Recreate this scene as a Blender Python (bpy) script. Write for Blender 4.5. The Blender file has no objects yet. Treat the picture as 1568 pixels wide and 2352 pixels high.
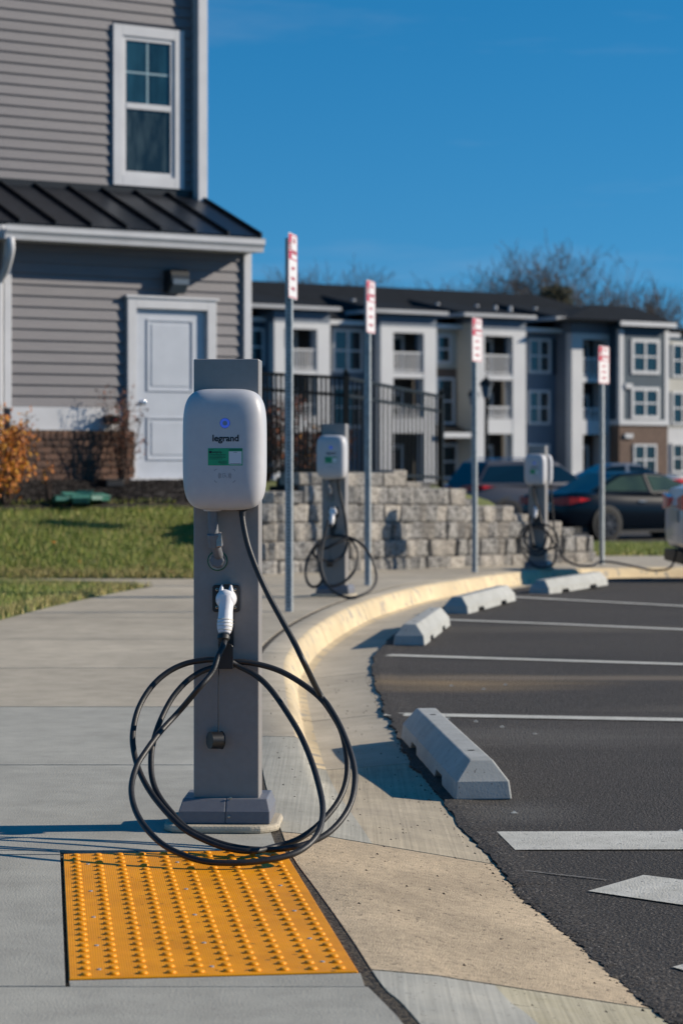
import bpy, math, random
from mathutils import Vector, Matrix

scene = bpy.context.scene
R = math.radians
rnd = random.Random(11)

# ------------------------------------------------------------------ camera
# 85 mm portrait frame, level camera with a small downward lens shift.
F, CX, HY, CAMH = 5553.0, 784.0, 1053.0, 1.07     # focal length / axis / horizon in survey units
cd = bpy.data.cameras.new("camera")
cam = bpy.data.objects.new("camera", cd)
scene.collection.objects.link(cam)
cam.location = (0, 0, CAMH)
cam.rotation_euler = (R(90), 0, 0)
cd.sensor_fit = 'VERTICAL'
cd.sensor_height = 36.0
cd.sensor_width = 24.0
cd.lens = 85.0
cd.shift_y = -(1176 - HY) / 2352.0
cd.clip_start = 0.1
cd.clip_end = 4000
cd.dof.use_dof = True
cd.dof.focus_distance = 6.85
cd.dof.aperture_fstop = 5.6
scene.camera = cam

# ------------------------------------------------------------------ sky and sun
SUN_EL, SUN_PHI = R(25.0), R(4.0)                  # from the right (+X), a little behind the stations
world = bpy.data.worlds.new("World")
scene.world = world
world.use_nodes = True
wn = world.node_tree
wn.nodes.clear()
sky = wn.nodes.new("ShaderNodeTexSky")
sky.sky_type = 'NISHITA'
sky.sun_disc = False
sky.sun_elevation = SUN_EL
sky.sun_rotation = R(90) - SUN_PHI
sky.altitude = 0
sky.air_density = 1.0
sky.dust_density = 0.0
sky.ozone_density = 5.0
tcw = wn.nodes.new("ShaderNodeTexCoord")
addv = wn.nodes.new("ShaderNodeVectorMath"); addv.operation = 'ADD'
addv.inputs[1].default_value = (0, 0, 0.125)          # clear dry air: the pale horizon band sits lower
nrmv = wn.nodes.new("ShaderNodeVectorMath"); nrmv.operation = 'NORMALIZE'
hsv = wn.nodes.new("ShaderNodeHueSaturation")
hsv.inputs["Hue"].default_value = 0.492
hsv.inputs["Saturation"].default_value = 1.30
wn.links.new(tcw.outputs["Generated"], addv.inputs[0])
wn.links.new(addv.outputs[0], nrmv.inputs[0])
wn.links.new(nrmv.outputs[0], sky.inputs[0])
wn.links.new(sky.outputs[0], hsv.inputs["Color"])
bg = wn.nodes.new("ShaderNodeBackground")
bg.inputs["Strength"].default_value = 0.086
wo = wn.nodes.new("ShaderNodeOutputWorld")
# thin high cloud: very faint long wisps all round the sky
wmp = wn.nodes.new("ShaderNodeMapping"); wmp.inputs["Scale"].default_value = (1.6, 1.6, 13.0); wmp.inputs["Rotation"].default_value = (0.0, 0.12, 0.4)
wnz = wn.nodes.new("ShaderNodeTexNoise"); wnz.inputs["Scale"].default_value = 2.2; wnz.inputs["Detail"].default_value = 7; wnz.inputs["Roughness"].default_value = 0.62
wmr = wn.nodes.new("ShaderNodeMapRange"); wmr.inputs["From Min"].default_value = 0.56; wmr.inputs["From Max"].default_value = 0.85; wmr.inputs["To Max"].default_value = 0.16
wmx = wn.nodes.new("ShaderNodeMix"); wmx.data_type = 'RGBA'; wmx.inputs[7].default_value = (5.0, 5.3, 5.8, 1)
wn.links.new(tcw.outputs["Generated"], wmp.inputs["Vector"]); wn.links.new(wmp.outputs[0], wnz.inputs["Vector"])
wn.links.new(wnz.outputs["Fac"], wmr.inputs["Value"]); wn.links.new(wmr.outputs[0], wmx.inputs["Factor"])
wn.links.new(hsv.outputs[0], wmx.inputs[6])
wn.links.new(wmx.outputs[2], bg.inputs[0])
wn.links.new(bg.outputs[0], wo.inputs[0])

sd = bpy.data.lights.new("sun", 'SUN')
sd.energy = 4.4
sd.angle = R(0.53)
sd.color = (1.0, 0.89, 0.74)
sun = bpy.data.objects.new("sun", sd)
scene.collection.objects.link(sun)
sv = Vector((math.cos(SUN_EL) * math.cos(SUN_PHI), math.cos(SUN_EL) * math.sin(SUN_PHI), math.sin(SUN_EL)))
sun.rotation_euler = (-sv).to_track_quat('-Z', 'Y').to_euler()
sun.location = sv * 60

scene.view_settings.view_transform = 'Standard'
scene.view_settings.look = 'None'
scene.view_settings.gamma = 1.0
scene.view_settings.use_curve_mapping = False
scene.view_settings.exposure = 0.46

# ------------------------------------------------------------------ helpers
def S(h):
    h = h.lstrip('#')
    o = []
    for i in (0, 2, 4):
        c = int(h[i:i + 2], 16) / 255
        o.append(c / 12.92 if c <= 0.04045 else ((c + 0.055) / 1.055) ** 2.4)
    return tuple(o)

def at(x, y, Z):
    return Vector(((x - CX) * Z / F, Z, CAMH - (y - HY) * Z / F))

def gnd(x, y, z=0.0):
    Z = F * (CAMH - z) / (y - HY)
    return Vector(((x - CX) * Z / F, Z, z))

def interp(x, xs, ys):
    if x <= xs[0]: return ys[0]
    for i in range(1, len(xs)):
        if x <= xs[i]:
            t = (x - xs[i - 1]) / (xs[i] - xs[i - 1])
            return ys[i - 1] + t * (ys[i] - ys[i - 1])
    return ys[-1]

def smooth(a, b, x):
    t = min(1, max(0, (x - a) / (b - a)))
    return t * t * (3 - 2 * t)

_mats = {}
def mat(name, c, c2=None, scale=20.0, detail=4, rough=0.6, bump=0.0, bscale=None, metal=0.0, spec=0.5,
        stretch=None, rot=0.0, big=None, speck=None, coat=0.0, rand=0.0, contrast=(0.35, 0.65), emit=None,
        rough2=None, noise_rough=0.5, bdist=0.01, sheen=0.0):
    m = bpy.data.materials.new(name)
    m.use_nodes = True
    nt = m.node_tree
    N, L = nt.nodes, nt.links
    p = N["Principled BSDF"]
    p.inputs["Roughness"].default_value = rough
    p.inputs["Metallic"].default_value = metal
    p.inputs["Specular IOR Level"].default_value = spec
    p.inputs["Coat Weight"].default_value = coat
    p.inputs["Coat Roughness"].default_value = 0.04
    p.inputs["Base Color"].default_value = (*c, 1)
    tc = N.new("ShaderNodeTexCoord")
    mp = N.new("ShaderNodeMapping")
    L.new(tc.outputs["Object"], mp.inputs["Vector"])
    if stretch: mp.inputs["Scale"].default_value = stretch
    mp.inputs["Rotation"].default_value = (0, 0, rot)
    col = None
    nz = N.new("ShaderNodeTexNoise")
    nz.inputs["Scale"].default_value = scale
    nz.inputs["Detail"].default_value = detail
    nz.inputs["Roughness"].default_value = noise_rough
    L.new(mp.outputs[0], nz.inputs["Vector"])
    if c2 is not None:
        cr = N.new("ShaderNodeValToRGB")
        cr.color_ramp.elements[0].position = contrast[0]
        cr.color_ramp.elements[1].position = contrast[1]
        cr.color_ramp.elements[0].color = (*c, 1)
        cr.color_ramp.elements[1].color = (*c2, 1)
        L.new(nz.outputs["Fac"], cr.inputs["Fac"])
        col = cr.outputs["Color"]
    def mul(colsock, facsock, lo, hi, pos=(0.3, 0.7)):
        mr = N.new("ShaderNodeMapRange")
        mr.inputs["From Min"].default_value = pos[0]
        mr.inputs["From Max"].default_value = pos[1]
        mr.inputs["To Min"].default_value = lo
        mr.inputs["To Max"].default_value = hi
        L.new(facsock, mr.inputs["Value"])
        mx = N.new("ShaderNodeMix")
        mx.data_type = 'RGBA'
        mx.blend_type = 'MULTIPLY'
        mx.inputs["Factor"].default_value = 1
        if colsock is None: mx.inputs[6].default_value = (*c, 1)
        else: L.new(colsock, mx.inputs[6])
        L.new(mr.outputs[0], mx.inputs[7])
        return mx.outputs[2]
    if big:
        b = N.new("ShaderNodeTexNoise")
        b.inputs["Scale"].default_value = big[0]
        b.inputs["Detail"].default_value = 5
        L.new(tc.outputs["Object"], b.inputs["Vector"])
        col = mul(col, b.outputs["Fac"], 1 - big[1], 1 + big[1])
    if rand:
        oi = N.new("ShaderNodeObjectInfo")
        col = mul(col, oi.outputs["Random"], 1 - rand, 1 + rand, (0, 1))
    if speck:
        s = N.new("ShaderNodeTexNoise")
        s.inputs["Scale"].default_value = speck[0]
        s.inputs["Detail"].default_value = 1
        L.new(tc.outputs["Object"], s.inputs["Vector"])
        mr = N.new("ShaderNodeMapRange")
        mr.inputs["From Min"].default_value = speck[1]
        mr.inputs["From Max"].default_value = speck[1] + 0.04
        L.new(s.outputs["Fac"], mr.inputs["Value"])
        mx = N.new("ShaderNodeMix")
        mx.data_type = 'RGBA'
        L.new(mr.outputs[0], mx.inputs["Factor"])
        if col is None: mx.inputs[6].default_value = (*c, 1)
        else: L.new(col, mx.inputs[6])
        mx.inputs[7].default_value = (*speck[2], 1)
        col = mx.outputs[2]
    if col is not None: L.new(col, p.inputs["Base Color"])
    if rough2 is not None:
        mr = N.new("ShaderNodeMapRange")
        mr.inputs["From Min"].default_value = 0.3
        mr.inputs["From Max"].default_value = 0.7
        mr.inputs["To Min"].default_value = rough
        mr.inputs["To Max"].default_value = rough2
        L.new(nz.outputs["Fac"], mr.inputs["Value"])
        L.new(mr.outputs[0], p.inputs["Roughness"])
    if bump:
        n2 = N.new("ShaderNodeTexNoise")
        n2.inputs["Scale"].default_value = bscale or scale
        n2.inputs["Detail"].default_value = 4
        L.new(mp.outputs[0], n2.inputs["Vector"])
        bp = N.new("ShaderNodeBump")
        bp.inputs["Strength"].default_value = bump
        bp.inputs["Distance"].default_value = bdist
        L.new(n2.outputs["Fac"], bp.inputs["Height"])
        L.new(bp.outputs[0], p.inputs["Normal"])
    if emit:
        p.inputs["Emission Color"].default_value = (*emit[0], 1)
        p.inputs["Emission Strength"].default_value = emit[1]
    _mats[name] = m
    return m

class MB:
    def __init__(s):
        s.v, s.f, s.m = [], [], []
    def add(s, vs, fs, m=0):
        b = len(s.v)
        s.v.extend([tuple(v) for v in vs])
        for f in fs:
            s.f.append(tuple(b + i for i in f))
            s.m.append(m)
        return s
    def box(s, x0, x1, y0, y1, z0, z1, m=0):
        return s.add([(x0, y0, z0), (x1, y0, z0), (x1, y1, z0), (x0, y1, z0), (x0, y0, z1), (x1, y0, z1), (x1, y1, z1), (x0, y1, z1)],
                     [(3, 2, 1, 0), (4, 5, 6, 7), (0, 1, 5, 4), (1, 2, 6, 5), (2, 3, 7, 6), (3, 0, 4, 7)], m)
    def prism(s, prof, axis, a0, a1, m=0):
        """closed 2-D profile extruded along x ('x': profile is (y,z)) or y ('y': (x,z)) or z ('z': (x,y))"""
        def mk(p, a):
            return {'x': (a, p[0], p[1]), 'y': (p[0], a, p[1]), 'z': (p[0], p[1], a)}[axis]
        n = len(prof)
        vs = [mk(p, a0) for p in prof] + [mk(p, a1) for p in prof]
        fs = [tuple(range(n))[::-1], tuple(range(n, 2 * n))] + [(i, (i + 1) % n, n + (i + 1) % n, n + i) for i in range(n)]
        return s.add(vs, fs, m)
    def tube(s, pts, r, n=8, m=0, caps=True):
        pts = [Vector(p) for p in pts]
        k = len(pts)
        rr = r if isinstance(r, (list, tuple)) else [r] * k
        t0 = (pts[1] - pts[0]).normalized()
        up = Vector((0, 0, 1)) if abs(t0.z) < 0.9 else Vector((1, 0, 0))
        a = t0.cross(up).normalized()
        vs = []
        for i in range(k):
            t = (pts[min(i + 1, k - 1)] - pts[max(i - 1, 0)])
            t = t.normalized() if t.length > 1e-9 else t0
            a = (a - t * a.dot(t))
            a = a.normalized() if a.length > 1e-6 else t.orthogonal().normalized()
            b = t.cross(a)
            for j in range(n):
                an = 2 * math.pi * j / n
                vs.append(pts[i] + (a * math.cos(an) + b * math.sin(an)) * rr[i])
        fs = [(i * n + j, i * n + (j + 1) % n, (i + 1) * n + (j + 1) % n, (i + 1) * n + j) for i in range(k - 1) for j in range(n)]
        if caps:
            fs.append(tuple(range(n))[::-1])
            fs.append(tuple((k - 1) * n + j for j in range(n)))
        return s.add(vs, fs, m)
    def lathe(s, prof, o, axis='z', n=16, m=0):
        """prof: list of (radius, height along axis); ends closed"""
        o = Vector(o)
        vs = []
        for (r, h) in prof:
            for j in range(n):
                an = 2 * math.pi * j / n
                c, q = r * math.cos(an), r * math.sin(an)
                vs.append(o + Vector({'z': (c, q, h), 'y': (c, h, q), 'x': (h, c, q)}[axis]))
        k = len(prof)
        fs = [(i * n + j, i * n + (j + 1) % n, (i + 1) * n + (j + 1) % n, (i + 1) * n + j) for i in range(k - 1) for j in range(n)]
        fs.append(tuple(range(n))[::-1])
        fs.append(tuple((k - 1) * n + j for j in range(n)))
        return s.add(vs, fs, m)
    def obj(s, name, mats, parent=None, smooth=False, bevel=0.0, seg=2, loc=None, rotz=None, angle=40):
        me = bpy.data.meshes.new(name)
        me.from_pydata(s.v, [], s.f)
        if not isinstance(mats, (list, tuple)): mats = [mats]
        for m in mats: me.materials.append(m)
        if len(mats) > 1: me.polygons.foreach_set("material_index", s.m)
        me.update()
        import bmesh
        b = bmesh.new(); b.from_mesh(me)
        bmesh.ops.recalc_face_normals(b, faces=b.faces)
        b.to_mesh(me); b.free()
        if smooth:
            me.polygons.foreach_set("use_smooth", [True] * len(me.polygons))
            if smooth != 'all': me.set_sharp_from_angle(angle=R(angle))
        return link(name, me, parent, bevel, seg, loc, rotz)

def link(name, me, parent=None, bevel=0.0, seg=2, loc=None, rotz=None):
    o = bpy.data.objects.new(name, me)
    scene.collection.objects.link(o)
    if parent is not None: o.parent = parent
    if loc is not None: o.location = loc
    if rotz is not None: o.rotation_euler[2] = rotz
    if bevel:
        md = o.modifiers.new("bevel", 'BEVEL')
        md.width = bevel; md.segments = seg; md.limit_method = 'ANGLE'; md.angle_limit = R(40)
        md.harden_normals = False
    return o

def raw(name, vs, fs, mats, parent=None, mi=None, smooth=False):
    """mesh without normal recalculation (for foliage and sheets)"""
    me = bpy.data.meshes.new(name)
    me.from_pydata(vs, [], fs)
    if not isinstance(mats, (list, tuple)): mats = [mats]
    for m in mats: me.materials.append(m)
    if mi: me.polygons.foreach_set("material_index", mi)
    if smooth: me.polygons.foreach_set("use_smooth", [True] * len(me.polygons))
    me.update()
    return link(name, me, parent)

def thing(name, label, cat, loc=(0, 0, 0), rotz=0.0, group=None):
    o = bpy.data.objects.new(name, None)
    o.empty_display_size = 0.2
    scene.collection.objects.link(o)
    o.location = loc
    o.rotation_euler = (0, 0, rotz)
    return tag(o, label, cat, group)

def tag(o, label, cat, group=None):
    o['label'] = label
    o['category'] = cat
    if group: o['group'] = group
    return o

def struct(o):
    o['kind'] = 'structure'
    return o

def stuff(o):
    o['kind'] = 'stuff'
    return o

def dup(root, loc, rotz, label, group=None):
    def cp(o, par):
        c = o.copy()
        scene.collection.objects.link(c)
        c.parent = par
        for ch in o.children: cp(ch, c)
        return c
    c = cp(root, None)
    c.location = loc
    c.rotation_euler = (0, 0, rotz)
    c['label'] = label
    if group: c['group'] = group
    return c

def catmull(P, n=8):
    P = [Vector(p) for p in P]
    out = []
    for i in range(len(P) - 1):
        p0, p1, p2, p3 = P[max(i - 1, 0)], P[i], P[i + 1], P[min(i + 2, len(P) - 1)]
        for k in range(n):
            t = k / n
            out.append(0.5 * ((2 * p1) + (p2 - p0) * t + (2 * p0 - 5 * p1 + 4 * p2 - p3) * t * t + (3 * p1 - p0 - 3 * p2 + p3) * t ** 3))
    out.append(P[-1])
    return out

def text2d(s, size, bold=0.0, align='CENTER'):
    c = bpy.data.curves.new("t", 'FONT')
    c.body = s; c.size = size; c.align_x = align; c.align_y = 'CENTER'; c.offset = bold; c.resolution_u = 3
    o = bpy.data.objects.new("t", c)
    scene.collection.objects.link(o)
    me = o.to_mesh()
    vs = [(v.co.x, v.co.y) for v in me.vertices]
    fs = [tuple(p.vertices) for p in me.polygons]
    o.to_mesh_clear()
    bpy.data.objects.remove(o); bpy.data.curves.remove(c)
    return vs, fs

def strip2d(pts, w):
    vs, fs = [], []
    k = len(pts)
    for i, p in enumerate(pts):
        a, b = pts[max(i - 1, 0)], pts[min(i + 1, k - 1)]
        dx, dy = b[0] - a[0], b[1] - a[1]
        l = math.hypot(dx, dy) or 1
        nx, ny = -dy / l * w / 2, dx / l * w / 2
        vs += [(p[0] + nx, p[1] + ny), (p[0] - nx, p[1] - ny)]
    for i in range(k - 1): fs.append((2 * i, 2 * i + 1, 2 * i + 3, 2 * i + 2))
    return vs, fs

# ------------------------------------------------------------------ materials
M_slab_tan = mat("concrete_tan", S('#b6ab98'), S('#a39987'), 6, 6, 0.85, 0.25, 180, big=(0.9, 0.13), speck=(120, 0.70, S('#6b6252')), rand=0.06, noise_rough=0.65)
M_slab_grey = mat("concrete_grey", S('#a8a59a'), S('#99968c'), 7, 6, 0.85, 0.25, 160, big=(1.1, 0.12), speck=(140, 0.71, S('#6a6a66')), rand=0.05, noise_rough=0.65)
M_apron = mat("concrete_exposed", S('#bda98c'), S('#a08f77'), 34, 7, 0.9, 0.5, 230, big=(1.9, 0.26), speck=(75, 0.67, S('#5d5344')), rand=0.04, noise_rough=0.7)
def brushed(name, c, c2, rot):
    m = mat(name, c, c2, 5, 6, 0.9, 0, None, big=(1.6, 0.12), speck=(95, 0.70, S('#5f594e')), noise_rough=0.7)
    nt = m.node_tree; N, L = nt.nodes, nt.links
    t = N.new("ShaderNodeTexCoord"); mp = N.new("ShaderNodeMapping"); mp.inputs["Rotation"].default_value = (0, 0, rot); mp.inputs["Scale"].default_value = (125, 1.1, 6)
    L.new(t.outputs["Object"], mp.inputs["Vector"])
    w = N.new("ShaderNodeTexNoise"); w.inputs["Scale"].default_value = 1.0; w.inputs["Detail"].default_value = 3; w.inputs["Roughness"].default_value = 0.6
    L.new(mp.outputs[0], w.inputs["Vector"])
    p = N["Principled BSDF"]; src = p.inputs["Base Color"].links[0].from_socket
    mr = N.new("ShaderNodeMapRange"); mr.inputs["From Min"].default_value = 0.32; mr.inputs["From Max"].default_value = 0.66; mr.inputs["To Min"].default_value = 0.78; mr.inputs["To Max"].default_value = 1.06
    L.new(w.outputs["Fac"], mr.inputs["Value"])
    mx = N.new("ShaderNodeMix"); mx.data_type = 'RGBA'; mx.blend_type = 'MULTIPLY'; mx.inputs["Factor"].default_value = 1
    L.new(src, mx.inputs[6]); L.new(mr.outputs[0], mx.inputs[7]); L.new(mx.outputs[2], p.inputs["Base Color"])
    b = N.new("ShaderNodeBump"); b.inputs["Strength"].default_value = 0.45; b.inputs["Distance"].default_value = 0.0015
    L.new(w.outputs["Fac"], b.inputs["Height"]); L.new(b.outputs[0], p.inputs["Normal"])
    return m
M_brushed = brushed("concrete_brushed", S('#b3a68e'), S('#a09480'), R(5))
M_brushed_grey = brushed("concrete_brushed_grey", S('#a8a498'), S('#989589'), R(5))
M_brushed_near = brushed("concrete_brushed_near", S('#aaa79c'), S('#9b9a92'), R(13))
M_brushed_near_tan = brushed("concrete_brushed_near_tan", S('#b0a892'), S('#a1997f'), R(13))
M_kerbyellow = mat("kerb_paint", S('#cbb996'), S('#b8a687'), 3, 6, 0.8, 0.3, 90, big=(0.8, 0.16), speck=(11, 0.63, S('#9a9284')), noise_rough=0.7)
M_joint = mat("joint_dirt", S('#5b5142'), S('#241f1a'), 55, 5, 0.95, 0.8, 120)
M_asphalt = mat("asphalt", S('#48413a'), S('#25211d'), 82, 6, 0.9, 1.0, 110, big=(0.55, 0.26), speck=(120, 0.645, S('#77716a')), noise_rough=0.75, bdist=0.012, contrast=(0.4, 0.6))
M_asphalt_edge = mat("asphalt_crust", S('#28282a'), S('#1c1c1e'), 90, 5, 0.92, 1.0, 120, bdist=0.012)
M_white_line = mat("road_paint", S('#c9c6bc'), S('#b4b1a6'), 9, 6, 0.75, 0.4, 160, speck=(60, 0.68, S('#8a877f')), big=(1.5, 0.12), noise_rough=0.7)
M_tile = mat("tactile_orange", S('#ec9a06'), S('#e29004'), 14, 5, 0.5, 0.0, None, big=(4.5, 0.13), spec=0.3, speck=(34, 0.71, S('#a06a14')))
M_soil = mat("soil", S('#4a4434'), S('#3b3a25'), 3, 5, 0.95, 0.5, 40)
M_lawn = mat("lawn_base", S('#4f5b22'), S('#6a6a33'), 3, 6, 0.95, 0.5, 60, big=(0.8, 0.2))
M_mulch = mat("mulch", S('#2b2420'), S('#171312'), 30, 5, 0.95, 1.0, 60)
M_post = mat("pedestal_grey", S('#888481'), S('#84807d'), 60, 3, 0.42, 0.06, 400, spec=0.5)
M_basegrey = mat("pedestal_cover_grey", S('#6d6e74'), S('#686970'), 60, 3, 0.45, 0.12, 500)
M_head = mat("charger_shell", S('#b6b6b9'), S('#b2b2b6'), 40, 2, 0.42, 0.03, 700, spec=0.5)
M_black = mat("black_rubber", S('#1c1c1e'), S('#242426'), 30, 3, 0.5, 0.08, 200)
M_blackp = mat("black_powder", S('#151517'), S('#1b1b1d'), 60, 3, 0.38, 0.05, 400)
M_white_pl = mat("white_plastic", S('#dddde0'), S('#d5d5da'), 30, 2, 0.35)
M_ring_pl = mat("grip_rubber", S('#c9c6bd'), None, rough=0.6)
M_conduit = mat("conduit_grey", S('#6e7075'), S('#66686d'), 40, 3, 0.45)
M_clear = mat("fitting_metal", S('#9a9b9d'), S('#86878a'), 30, 3, 0.25, metal=0.8)
M_gasket = mat("gasket_green", S('#0d5b3e'), rough=0.5)
M_galv0 = mat("zinc_grey", S('#9c9c96'), S('#7d7d79'), 90, 3, 0.5, 0.2, 200, metal=0.5)
M_screw = mat("steel_screw", S('#a9a59b'), rough=0.3, metal=0.9)
M_led = mat("status_blue", S('#4c6ad0'), rough=0.3, emit=(S('#5070f0'), 0.16))
M_led_c = mat("status_grey", S('#76839a'), rough=0.35)
M_ink = mat("logo_ink", S('#10131c'), rough=0.45)
M_ink2 = mat("mark_ink", S('#3b4152'), rough=0.5)
M_green = mat("sticker_green", S('#1f9c6c'), S('#1b9466'), 20, 2, 0.4)
M_stkw = mat("sticker_white", S('#c9ccd2'), rough=0.4)
M_stop = mat("wheelstop_concrete", S('#a6a7a4'), S('#979894'), 9, 6, 0.85, 0.08, 140, big=(2.0, 0.08), speck=(70, 0.70, S('#6f6f6c')), noise_rough=0.65)
M_galv = mat("galvanised_post", S('#a9aeb0'), S('#8f9597'), 25, 4, 0.5, 0.1, 120, metal=0.25)
M_hole = mat("post_hole", S('#15181a'), rough=0.9)
M_signw = mat("sign_white", S('#d6d2d0'), rough=0.35)
M_signr = mat("sign_red", S('#b3202f'), rough=0.35)
M_siding = mat("vinyl_siding", S('#6a686c'), S('#646267'), 3, 4, 0.55, 0.15, 30, stretch=(1, 8, 18), rand=0.035)
M_trim = mat("white_trim", S('#bbbcc0'), S('#b3b4b8'), 4, 3, 0.5, big=(1.2, 0.05))
M_doorw = mat("door_white", S('#b3b8c1'), S('#adb2bb'), 5, 3, 0.4, 0.03, 60)
M_glass = mat("window_glass", S('#22404c'), S('#0f1c22'), 1.6, 3, 0.06, spec=0.6, stretch=(3, 1, 0.8))  # upper pane: stretched teal-to-dark variation in the colour stands for reflections
M_glass2 = mat("window_glass_lower", S('#3c4749'), S('#161d20'), 2.2, 4, 0.08, spec=0.5, stretch=(5, 1, 1.2), contrast=(0.3, 0.6))  # lower pane: pale streaks painted into the colour imitate a reflected building
M_muntin = mat("muntin", S('#7f98a2'), rough=0.4)
M_metalroof = mat("metal_roof", S('#262b33'), S('#20242b'), 6, 3, 0.38, 0.05, 60, metal=0.4)
M_seam = mat("roof_seam", S('#10141a'), rough=0.4, metal=0.3)
M_brick = mat("brick", S('#6d5040'), S('#4d3b33'), 18, 5, 0.9, 0.7, 80, rand=0.32, speck=(60, 0.68, S('#3a2f2a')))
M_mortar = mat("mortar", S('#6d6459'), S('#585047'), 40, 4, 0.95, 0.5, 90)
M_found = mat("foundation", S('#a69f93'), S('#938c80'), 8, 5, 0.9, 0.4, 60)
M_lampblack = mat("lamp_housing", S('#1c2024'), rough=0.35)
M_lampglass = mat("lamp_lens", S('#5d6670'), rough=0.25)
M_chrome = mat("chrome", S('#c9c9cb'), rough=0.12, metal=1.0)
BL = [mat("block_a", S('#a9a6a1'), S('#625f5c'), 5, 6, 0.92, 0.8, 45, rand=0.14, noise_rough=0.75, contrast=(0.4, 0.6)),
      mat("block_b", S('#9b9996'), S('#555452'), 4.5, 6, 0.92, 0.8, 45, rand=0.14, noise_rough=0.75, contrast=(0.4, 0.6)),
      mat("block_c", S('#aea89f'), S('#77726c'), 5.5, 6, 0.92, 0.8, 45, rand=0.14, noise_rough=0.75, contrast=(0.4, 0.6))]
M_fence = mat("fence_black", S('#0b0e10'), S('#0f1214'), 30, 2, 0.5, spec=0.25)
LEAF_O = [mat("leaf_orange", S('#b86a12'), rough=0.6), mat("leaf_rust", S('#8a4a14'), rough=0.6), mat("leaf_gold", S('#c98c1e'), rough=0.6), mat("leaf_brown", S('#5d3d22'), rough=0.7)]
LEAF_B = [mat("leaf_dry", S('#5c3a28'), rough=0.7), mat("leaf_russet", S('#7d4220'), rough=0.7), mat("leaf_umber", S('#43302a'), rough=0.8)]
M_twig = mat("twig", S('#4a3a30'), S('#382c26'), 30, 3, 0.9)
M_bark = mat("bark", S('#5d5652'), S('#48423f'), 6, 4, 0.95, 0.5, 12)
GR = [mat("grass_green", S('#7b8c34'), rough=0.6), mat("grass_mid", S('#949a44'), rough=0.6), mat("grass_straw", S('#a89a62'), rough=0.7), mat("grass_dark", S('#54702c'), rough=0.6)]
M_needle = mat("needle", S('#3d3a26'), S('#2a2c1c'), 5, 4, 0.9)
M_plastic_green = mat("green_plastic", S('#3f7f70'), S('#2f6659'), 6, 3, 0.5)

# ================================================================== GROUND
def zs(Y):                                          # pavement level falls gently beyond the second station
    return interp(Y, [0, 17, 21, 25, 29, 34], [0, 0, -0.03, -0.11, -0.21, -0.29])

def zlot(Y):
    return interp(Y, [0, 28, 36, 45, 60, 100, 128, 170, 1500], [-0.45, -0.5, -0.55, -0.64, -0.66, -0.45, -0.2, 0.0, 0.0])

# one big sheet to the horizon
ys = [-40, 0, 20, 28, 34, 45, 60, 80, 100, 128, 170, 400, 1500]
xs = [-900, -200, -60, -20, 0, 20, 60, 200, 900]
vs = [(x, y, zlot(y) - 0.06) for y in ys for x in xs]
fs = [(j * 9 + i, j * 9 + i + 1, (j + 1) * 9 + i + 1, (j + 1) * 9 + i) for j in range(len(ys) - 1) for i in range(8)]
struct(raw("ground", vs, fs, M_soil))
# far parking lot
vs, fs = [], []
yl = [44, 52, 60, 80, 100, 118]
for y in yl: vs += [(-30, y, zlot(y)), (70, y, zlot(y))]
fs = [(2 * i, 2 * i + 1, 2 * i + 3, 2 * i + 2) for i in range(len(yl) - 1)]
struct(raw("far_parking_lot", vs, fs, M_asphalt))

# joint line between pavement and kerb
JP = [(0.62, 1.6), (0.36, 3.2), (0.145, 4.60), (0.085, 4.9), (0.03, 5.33), (-0.022, 5.72), (-0.072, 6.075), (-0.122, 6.43), (-0.160, 6.8), (-0.252, 8.0), (-0.32, 9.34), (-0.40, 11.2), (-0.44, 13.0),
      (-0.35, 15.0), (-0.17, 16.8), (0.05, 18.45), (0.38, 20.2), (0.72, 21.7), (1.12, 23.3), (1.56, 24.9), (2.07, 26.4), (2.75, 27.45), (3.7, 28.05), (5.2, 28.42), (8, 28.6), (16, 28.75), (40, 28.9)]
JD = catmull([(a, b, 0) for a, b in JP], 10)
def xj(Y):
    return interp(Y, [p.y for p in JD], [p.x for p in JD])

# kerb sections
kerb = struct(bpy.data.objects.new("kerb", None)); scene.collection.objects.link(kerb)
def kerb_prof(Y):
    w = smooth(6.9, 9.8, Y)
    full = [(0, 0), (0.03, 0.002), (0.14, 0.0), (0.165, -0.012), (0.185, -0.05), (0.215, -0.128), (0.26, -0.138), (0.62, -0.103), (0.62, -0.3), (0, -0.3)]
    flat = [(0, 0), (0.03, -0.003), (0.14, -0.016), (0.165, -0.021), (0.185, -0.025), (0.215, -0.030), (0.26, -0.038), (0.62, -0.103), (0.62, -0.3), (0, -0.3)]
    return [(a[0] * (1 - w) + b[0] * w, a[1] * (1 - w) + b[1] * w) for a, b in zip(flat, full)]
dense = catmull([(a, b, 0) for a, b in JP], 24)
secs = [1.7, 5.06, 6.93, 9.3, 11.1, 13.3, 15.6, 18.0, 20.4, 22.8, 25.1, 27.2, 28.25, 28.55, 28.7, 28.85]
EDGE = []                                            # outer gutter edge, for the asphalt
def frame_at(i):
    a, b = dense[max(i - 1, 0)], dense[min(i + 1, len(dense) - 1)]
    t = (b - a).normalized()
    return dense[i], Vector((t.y, -t.x, 0))
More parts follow.
